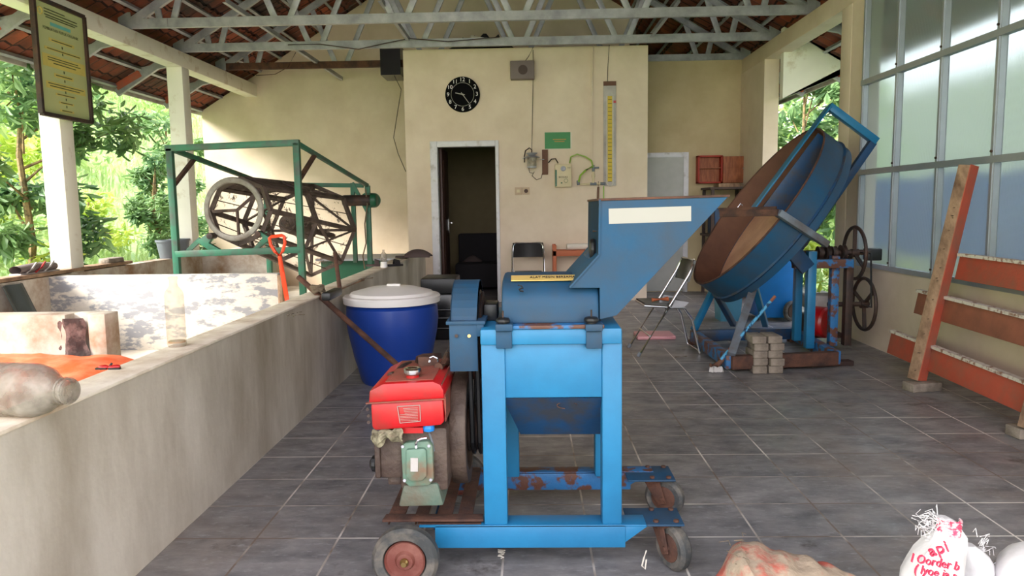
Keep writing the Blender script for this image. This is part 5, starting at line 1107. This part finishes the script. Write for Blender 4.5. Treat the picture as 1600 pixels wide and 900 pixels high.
for nm, lb, pts, mt, r in (
    ('black_hose', 'short dark hose from the batten into the meter box', [W(857, 254, .03), W(862, 248.5, .08), W(868, 248, .08), W(872, 255, .06)], 'iron', .008),
    ('green_hose', 'lime green hose arching from meter box to the grey pipe fitting', [W(890, 255, .05), W(892, 245, .08), W(902, 241, .09), (W(915, 245, .09)), W(924, 251, .06), W(927, 262, .05)], 'lime', .009),
    ('green_hose', 'lime green hose curving down to the lower pipe elbow', [W(926, 260, .06), W(915, 266, .1), W(907, 274, .1), W(904, 284, .05)], 'lime', .013),
    ('green_hose', 'thin lime hose hanging under the gauge board', [W(943, 291, .03), W(943, 310, .03), W(943.5, 330, .03)], 'lime', .009),
    ('conduit_pipe', 'thin cream conduit running up the wall beside the gauge board', [W(925, 255, .02), W(925, 150, .02), W(925.5, 74, .02)], 'cream', .012),
    ('wire', 'thin black wire hanging from loudspeaker down to the lantern', [W(833, 78, .03), W(833, 124, .03), W(832, 180, .04), W(831, 225, .1), W(831, 236, .14)], 'iron', .004),
    ('wire', 'thin wire running from the truss to the gauge board', [W(952, 70, .02), W(950, 100, .02), W(949, 128, .02)], 'iron', .004),
    ('wire', 'loose wires above the loudspeaker', [W(833, 74, .05), W(826, 88, .06), W(821, 95, .1)], 'iron', .004),
    ('wire', 'dark cable looping down the gable wall by the store room corner', [PY(616, 118, 10.2), PY(627, 140, 9.9), PY(622, 170, 10.1), PY(615, 215, 10.4), PY(622, 240, 10.2), PY(634, 268, 9.82)], 'iron', .005),
    ('wire', 'sagging black cable strung along the second roof chord', [PY(450, 70, 9.5), PY(500, 69, 9.5), PY(560, 77, 9.5), PY(600, 68, 9.5), PY(640, 60, 9.5), PY(700, 65, 9.5), PY(780, 58, 9.5)], 'iron', .006),
    ('wire', 'thin cable drooping near the roof edge of the gable wall', [PY(462, 82, 10.7), PY(450, 105, 10.7), PY(430, 116, 10.7), PY(400, 118, 10.7)], 'rust', .005)):
    tag(MB().tube(pts, r, 7).build(nm, mt, smooth=True), lb, 'hose' if 'hose' in nm else ('pipe' if 'pipe' in nm else 'wire'))
pf = thing('pipe_manifold', W(925, 288), 'white and grey pipe fitting assembly at the foot of the conduit', 'pipe fitting')
MB().cyl(W(906, 288, .04), W(945, 287, .04), .012).cyl(W(927, 262, .04), W(927, 287, .04), .013).build('white_pipe', 'ivory', pf)
MB().cyl(W(903, 282, .04), W(904, 289, .04), .02).cyl(W(922, 287.5, .04), W(932, 287.3, .04), .018).cyl(W(927, 258, .04), W(927, 268, .04), .018).cyl(W(929, 262, .04), W(936, 262, .04), .012).cyl(W(938, 287, .04), W(946, 287, .04), .018).build('grey_joint', 'grey_pvc', pf, bevel=.002)
MB().cyl(W(927, 272, .04), W(927, 277, .04), .024, n=8).build('valve', 'ivory', pf)
# gauge board
gbd = thing('gauge_board', W(952, 210), 'tall white gauge board with yellow scale and wooden top on the wall', 'gauge')
a, b_ = W(943, 134, .03), W(962.5, 290, .03); a.x -= .0
MB().box(a.x, b_.x, YW-.03, YW-.002, b_.z, a.z).build('board', 'fascia', gbd, bevel=.003); MB().box(a.x, b_.x, YW-.034, YW-.002, a.z, W(952, 127, .03).z).build('wooden_top', 'rust_brown', gbd)
sx0, sx1 = W(949, 200).x, W(956, 200).x; s0, s1 = W(952, 284, .03).z, W(952, 150, .03).z
M['scale_yellow'] = plain('scale_yellow', srgb(214, 186, 60), .6)
sc_ = MB().box(sx0, sx1, YW-.034, YW-.03, s0, s1).build('yellow_scale', 'scale_yellow', gbd)
b = MB()
for k in range(22): b.box(sx0+.006, sx1-.006, YW-.036, YW-.034, s0+(s1-s0)*k/22, s0+(s1-s0)*k/22+.006)
b.build('scale_marks', 'ink', sc_)
MB().tube([V((sx0-.01, YW-.04, s1)), V((sx0-.01, YW-.04, s0-.02)), V((sx0+.01, YW-.04, s0-.055)), V((sx1-.01, YW-.04, s0-.055)), V((sx1+.01, YW-.04, s0-.02)), V((sx1+.01, YW-.04, s1))], .006).build('gauge_tube', 'paper', gbd)
MB().box(sx1+.012, b_.x, YW-.033, YW-.03, s1-.09, s1-.06).build('red_mark', 'engine_red', gbd)
sq = thing('hanging_tool', W(935, 310, .05), 'dark slim tool hanging on the wall behind the hopper edge', 'tool')
MB().tube([W(935, 283, .05), W(935, 292, .05)], .004).cyl(W(935, 292, .05), W(934, 312, .05), .014, n=8).cyl(W(934, 312, .05), W(933.5, 325, .05), .006).build('blade', 'rust_brown', sq); MB().bar(W(930, 311, .05), W(939, 312, .05), .01, .01).build('crosspiece', 'iron', sq)
o = MB().box(PY(598, 90, 10.9).x, PY(629, 90, 10.9).x, 10.7, 11.2, PY(612, 117, 10.7).z, PY(612, 70, 10.7).z).build('black_box', 'black_shiny'); tag(o, 'black box mounted high behind the store room corner under the roof', 'box')
b = MB().grid(lambda u, v: V((-1.1+.95*u, 9.86+.3*v, 3.302+(.2*abs(mnoise.noise(V((u*6, v*3, 5))))+.12)*math.sin(v*PI)*min(1, 4*u, 4-4*u))), 24, 8)
tag(b.build('dark_cloth', 'dark_sofa', smooth=True), 'heap of dark cloth lying on top of the store room', 'cloth')
tag(MB().cyl((-.75, 9.93, 3.47), (-.56, 9.97, 3.44), .028).build('rolled_paper', 'paper'), 'small white roll on the dark cloth above the store room', 'paper roll')

# ================================================================ POSTER
ps = thing('framed_poster', (-4.3, 6.7, 2.5), 'tall framed green information poster hanging in front of the nearest column', 'poster')
XP = -4.28
TR, TL = PX(131, 26, XP), PX(52, -5, XP); BRp, BLp = PX(141, 190, XP), PX(63, 178, XP)
y0, y1 = (TL.y+BLp.y)/2, (TR.y+BRp.y)/2; zt5, zb5 = (TR.z+TL.z)/2, (BRp.z+BLp.z)/2
PPt = lambda u, v: V((XP, y0+(y1-y0)*u, zb5+(zt5-zb5)*v))
for (u0, v0, u1, v1) in ((0, 0, 1, 0), (1, 0, 1, 1), (1, 1, 0, 1), (0, 1, 0, 0)): MB().bar(PPt(u0, v0), PPt(u1, v1), .035, .045, (1, 0, 0)).build('frame_bar', 'iron', ps, bevel=.003)
M['poster_green'] = mat('poster_green', srgb(190, 204, 146), .3, dirt=srgb(196, 198, 140), amt=.4, scale=2, sharp=.5, bump=0)
M['poster_yellow'] = plain('poster_yellow', srgb(214, 200, 110), .4); M['poster_dark'] = plain('poster_dark', srgb(86, 96, 60), .5); M['poster_cyan'] = plain('poster_cyan', srgb(110, 190, 180), .5)
sheet = MB().box(XP-.012, XP-.002, y0, y1, zb5, zt5).build('poster_sheet', 'poster_green', ps)
def pr(u0, u1, v0, v1, m, x=0, nm='printed_block'):
    a, b_ = PPt(u0, v0), PPt(u1, v1); return MB().box(XP+x, XP+.0015+x, a.y, b_.y, a.z, b_.z).build(nm, m, sheet)
for (u0, u1, v0, v1) in ((.25, .75, .66, .69), (.15, .88, .58, .605), (.1, .95, .43, .54), (.3, .68, .35, .385), (.13, .92, .24, .3), (.3, .7, .19, .21), (.35, .65, .12, .14), (.36, .64, .05, .07)): pr(u0, u1, v0, v1, 'poster_yellow')
for v, u0, u1 in ((.93, .2, .6), (.905, .2, .85), (.88, .2, .85), (.86, .22, .8)): pr(u0, u1, v, v+.01, 'poster_dark', nm='text_line')
pr(.3, .7, .80, .83, 'poster_cyan')
text_mesh('PEMBUATAN PUPUK ORGANIK', .038, PPt(.5, .765)+V((.002, 0, 0)), (0, 1, 0), (0, 0, 1), 'poster_title', 'poster_dark', sheet, ext=.0004, sx=.98)
for v, u0, u1 in ((.67, .3, .7), (.588, .2, .85), (.51, .2, .8), (.49, .2, .85), (.465, .3, .75), (.365, .33, .65), (.28, .17, .88), (.258, .2, .8), (.197, .33, .67), (.127, .38, .62), (.057, .4, .6)): pr(u0, u1, v, v+.008, 'poster_dark', .0015, 'text_line')
for v in (.62, .56, .4, .32, .22, .155, .09): pr(.49, .51, v, v+.022, 'poster_dark', .0005, 'arrow')
MB().ring(PPt(.12, .9)+V((.002, 0, 0)), (1, 0, 0), .03, .006, 20, 5).build('round_emblem', 'poster_yellow', sheet)
tag(MB().bar(V((-4.36, (y0+y1)/2, zt5+.0)), V((XP, (y0+y1)/2, zt5)), .03, .02).build('poster_hook', 'steel'), 'small metal hook holding the framed poster to the beam', 'hook')

# ================================================================ SACKS IN THE FOREGROUND
def sack(name, c, top, rx, ry, h, m, label, sd, lean=(0, 0)):
    c = V(c); t = thing(name, (c.x, c.y, 0), label, 'sack')
    def fn(u, v):
        a = u*2*PI; r = (1-.42*v**1.5)*(1+.1*mnoise.noise(V((math.cos(a)*1.5, math.sin(a)*1.5, v*3+sd)))); fold = .025*math.sin(a*7+v*4+sd)*v
        rr = r+fold if v < .98 else r*.9
        z = h*(1-(1-v)**1.4); z = h*v
        return V((c.x+lean[0]*v*v+rx*rr*math.cos(a)*math.cos(max(0, v-.75)*2.8), c.y+lean[1]*v*v+ry*rr*math.sin(a)*math.cos(max(0, v-.75)*3.8), z+.012*mnoise.noise(V((math.cos(a)*3, math.sin(a)*3, v*5)))))
    b = MB().grid(fn, 40, 24); o = b.build('sack_body', m, t, smooth=True); return t, fn
M['sack_white'] = mat('white_woven_plastic', srgb(232, 230, 230), .55, dirt=srgb(206, 202, 204), amt=.4, scale=7, sharp=.4, bump=.5, bscale=18, var=.03)
M['sack_brown'] = mat('muddy_woven_sack', srgb(164, 146, 126), .85, dirt=srgb(172, 84, 70), amt=.42, scale=7, sharp=.12, bump=.9, bscale=26)
M['print_red'] = plain('red_print', srgb(214, 60, 92), .6)
M['print_neck'] = mat('pink_print', srgb(222, 70, 104), .6, dirt=srgb(238, 226, 230), amt=.45, scale=45, sharp=.1, bump=.3)
def gather(c, n, L, rg, m, par, nm='frayed_threads', d0=V((-.5, 0, .6))):
    b = MB()
    for k in range(n):
        d = (d0+V((rg.gauss(0, .6), rg.gauss(0, .4), rg.gauss(0, .5)))).normalized(); p = V(c)+V((rg.gauss(0, .012), rg.gauss(0, .01), rg.gauss(0, .02)))
        q = p+d*L*(.4+.5*rg.random()); b.tube([p, q, q+V((rg.gauss(0, .5), rg.gauss(0, .3), rg.gauss(-.3, .4)))*L*.5], [.0013, .0011, .0008], 4)
    return b.build(nm, m, par)
# white sack: bulging body, tied neck folded over to the right
ws = thing('white_sack', (1.23, 2.02, 0), 'white woven sack with red lettering and frayed tied top in the near corner', 'sack')
YS2 = 2.08
outl = {900: (1414, 1500), 880: (1424, 1502), 862: (1434, 1504), 848: (1446, 1506), 836: (1455, 1506), 825: (1464, 1499), 815: (1466, 1495), 808: (1464, 1482)}
rows = [(980, 1404, 1500)] + [(k, a, b) for k, (a, b) in sorted(outl.items(), reverse=True)]
rows = [(1120, 1400, 1500)] + rows
vs = []; n = 28
for i, (py, a, b) in enumerate(rows):
    A, B = PY(a, py, YS2), PY(b, py, YS2); cx = (A.x+B.x)/2; rx = (B.x-A.x)/2; z = max(.0, A.z)
    for j in range(n):
        t = 2*PI*j/n; fold = 1+.05*math.sin(5*t+i*.5)+.03*math.sin(11*t); vs.append(V((cx+rx*math.cos(t)*fold, YS2+rx*1.05*math.sin(t)*fold, z)))
b = MB().add(vs, [(i*n+j, i*n+(j+1) % n, (i+1)*n+(j+1) % n, (i+1)*n+j) for i in range(len(rows)-1) for j in range(n)]+[tuple(range((len(rows)-1)*n, len(rows)*n))])
b.build('sack_body', 'sack_white', ws, smooth=True)
b = MB(); c = PY(1474, 822, YS2)
nb = MB().grid(lambda u, v: V((PY(1462+36*v, 830, YS2).x+.004*math.sin(u*30), YS2-.045*math.sin(v*PI)-.004, PY(1480, 833-24*u, YS2).z+.008*math.sin(v*PI))), 10, 10); nb.build('red_printed_neck', 'print_neck', ws, solid=.004, smooth=True)
rg = random.Random(3); gather(PY(1458, 824, YS2), 46, .05, rg, 'sack_white', ws)
text_mesh('api', .048, PY(1466, 858, YS2-.084), (1, -.12, .42), (-.42, 0, 1), 'red_lettering', 'print_red', ws, ext=.004)
text_mesh('l Oorder b', .036, PY(1462, 879, YS2-.116), (1, 0, -.2), (.2, 0, 1), 'red_lettering', 'print_red', ws, ext=.003, sx=.85)
text_mesh('( lyoe ia s', .036, PY(1462, 895, YS2-.125), (1, 0, -.2), (.2, 0, 1), 'red_lettering', 'print_red', ws, ext=.003, sx=.85)
# second lobe of sack behind
w2 = thing('white_sack', (1.36, 2.15, 0), 'smaller crumpled white sack leaning behind the lettered one', 'sack')
rows = [(1120, 1496, 1556), (900, 1496, 1553), (880, 1496, 1549), (868, 1497, 1542), (858, 1500, 1532), (851, 1504, 1522)]
vs = []
for i, (py, a, b_) in enumerate(rows):
    A, B = PY(a, py, 2.2), PY(b_, py, 2.2); cx = (A.x+B.x)/2; rx = (B.x-A.x)/2
    for j in range(n):
        t = 2*PI*j/n; fold = 1+.07*math.sin(4*t+i); vs.append(V((cx+rx*math.cos(t)*fold, 2.2+rx*math.sin(t)*fold, max(0, A.z))))
MB().add(vs, [(i*n+j, i*n+(j+1) % n, (i+1)*n+(j+1) % n, (i+1)*n+j) for i in range(len(rows)-1) for j in range(n)]+[tuple(range((len(rows)-1)*n, len(rows)*n))]).build('sack_body', 'sack_white', w2, smooth=True)
gather(PY(1535, 860, 2.2), 30, .035, rg, 'sack_white', w2, d0=V((.3, 0, .6)))
# brown sack lying
bsk = thing('brown_sack', (.78, 2.0, 0), 'muddy brown and red woven sack lying at the bottom edge of the floor', 'sack')
def bsf(u, v):
    px = 1128+225*u; top = 903-47*min(1, u/.17) if u < .17 else 856+50*(u-.17)/.83
    A = PY(px, top+3*math.sin(u*40), 2.1); a = v*PI; zt_ = max(.02, A.z)
    wd = .22*math.sin(min(1, (u+.02)*6)*PI/2)*(1-.4*u)
    return V((A.x+.02*math.sin(v*9+u*5), 2.1-wd*math.cos(a), max(.0, zt_*math.sin(a)**.7+.016*mnoise.noise(V((u*9, v*6, 2)))*math.sin(a))))
MB().grid(bsf, 40, 24).build('sack_body', 'sack_brown', bsk, smooth=True)
c = PY(1150, 868, 2.1); gather(PY(1160, 860, 2.05), 8, .04, rg, 'rope', bsk, d0=V((-.6, -.3, .2)))
# grey-white sack at the right corner
w3 = thing('grey_sack', (1.52, 2.2, 0), 'pale grey bundle cut off by the picture corner beside the white sacks', 'sack')
vs = []; rows = [(1120, 1560, 1700), (900, 1562, 1700), (885, 1570, 1700), (872, 1582, 1695), (862, 1600, 1680)]
for i, (py, a, b_) in enumerate(rows):
    A, B = PY(a, py, 2.15), PY(b_, py, 2.15); cx = (A.x+B.x)/2; rx = (B.x-A.x)/2
    for j in range(n): t = 2*PI*j/n; vs.append(V((cx+rx*math.cos(t), 2.15+rx*math.sin(t), max(0, A.z))))
MB().add(vs, [(i*n+j, i*n+(j+1) % n, (i+1)*n+(j+1) % n, (i+1)*n+j) for i in range(len(rows)-1) for j in range(n)]+[tuple(range((len(rows)-1)*n, len(rows)*n))]).build('sack_body', 'sack_white', w3, smooth=True)
# bits on the floor
p = PZ(783, 868, 0); b = MB(); rg = random.Random(8)
b.tube([p+V((.012*math.sin(k*1.1)*(1-.02*k), -.03+.0045*k, .004+.002*(k % 2))) for k in range(14)], .0022, 5).tube([p+V((.014*math.cos(k*1.3), .01+.003*k, .007)) for k in range(8)], .0022, 5)
tag(b.build('knotted_string', 'paper'), 'small knotted white string on the floor under the machine rail', 'string')
p = PZ(1055, 559, 0); tag(MB().tube([p+V((0, 0, .006)), p+V((.1, .03, .006))], .004).build('small_stick', 'rope'), 'thin dark stick on the tiles beside the chair foot', 'stick')
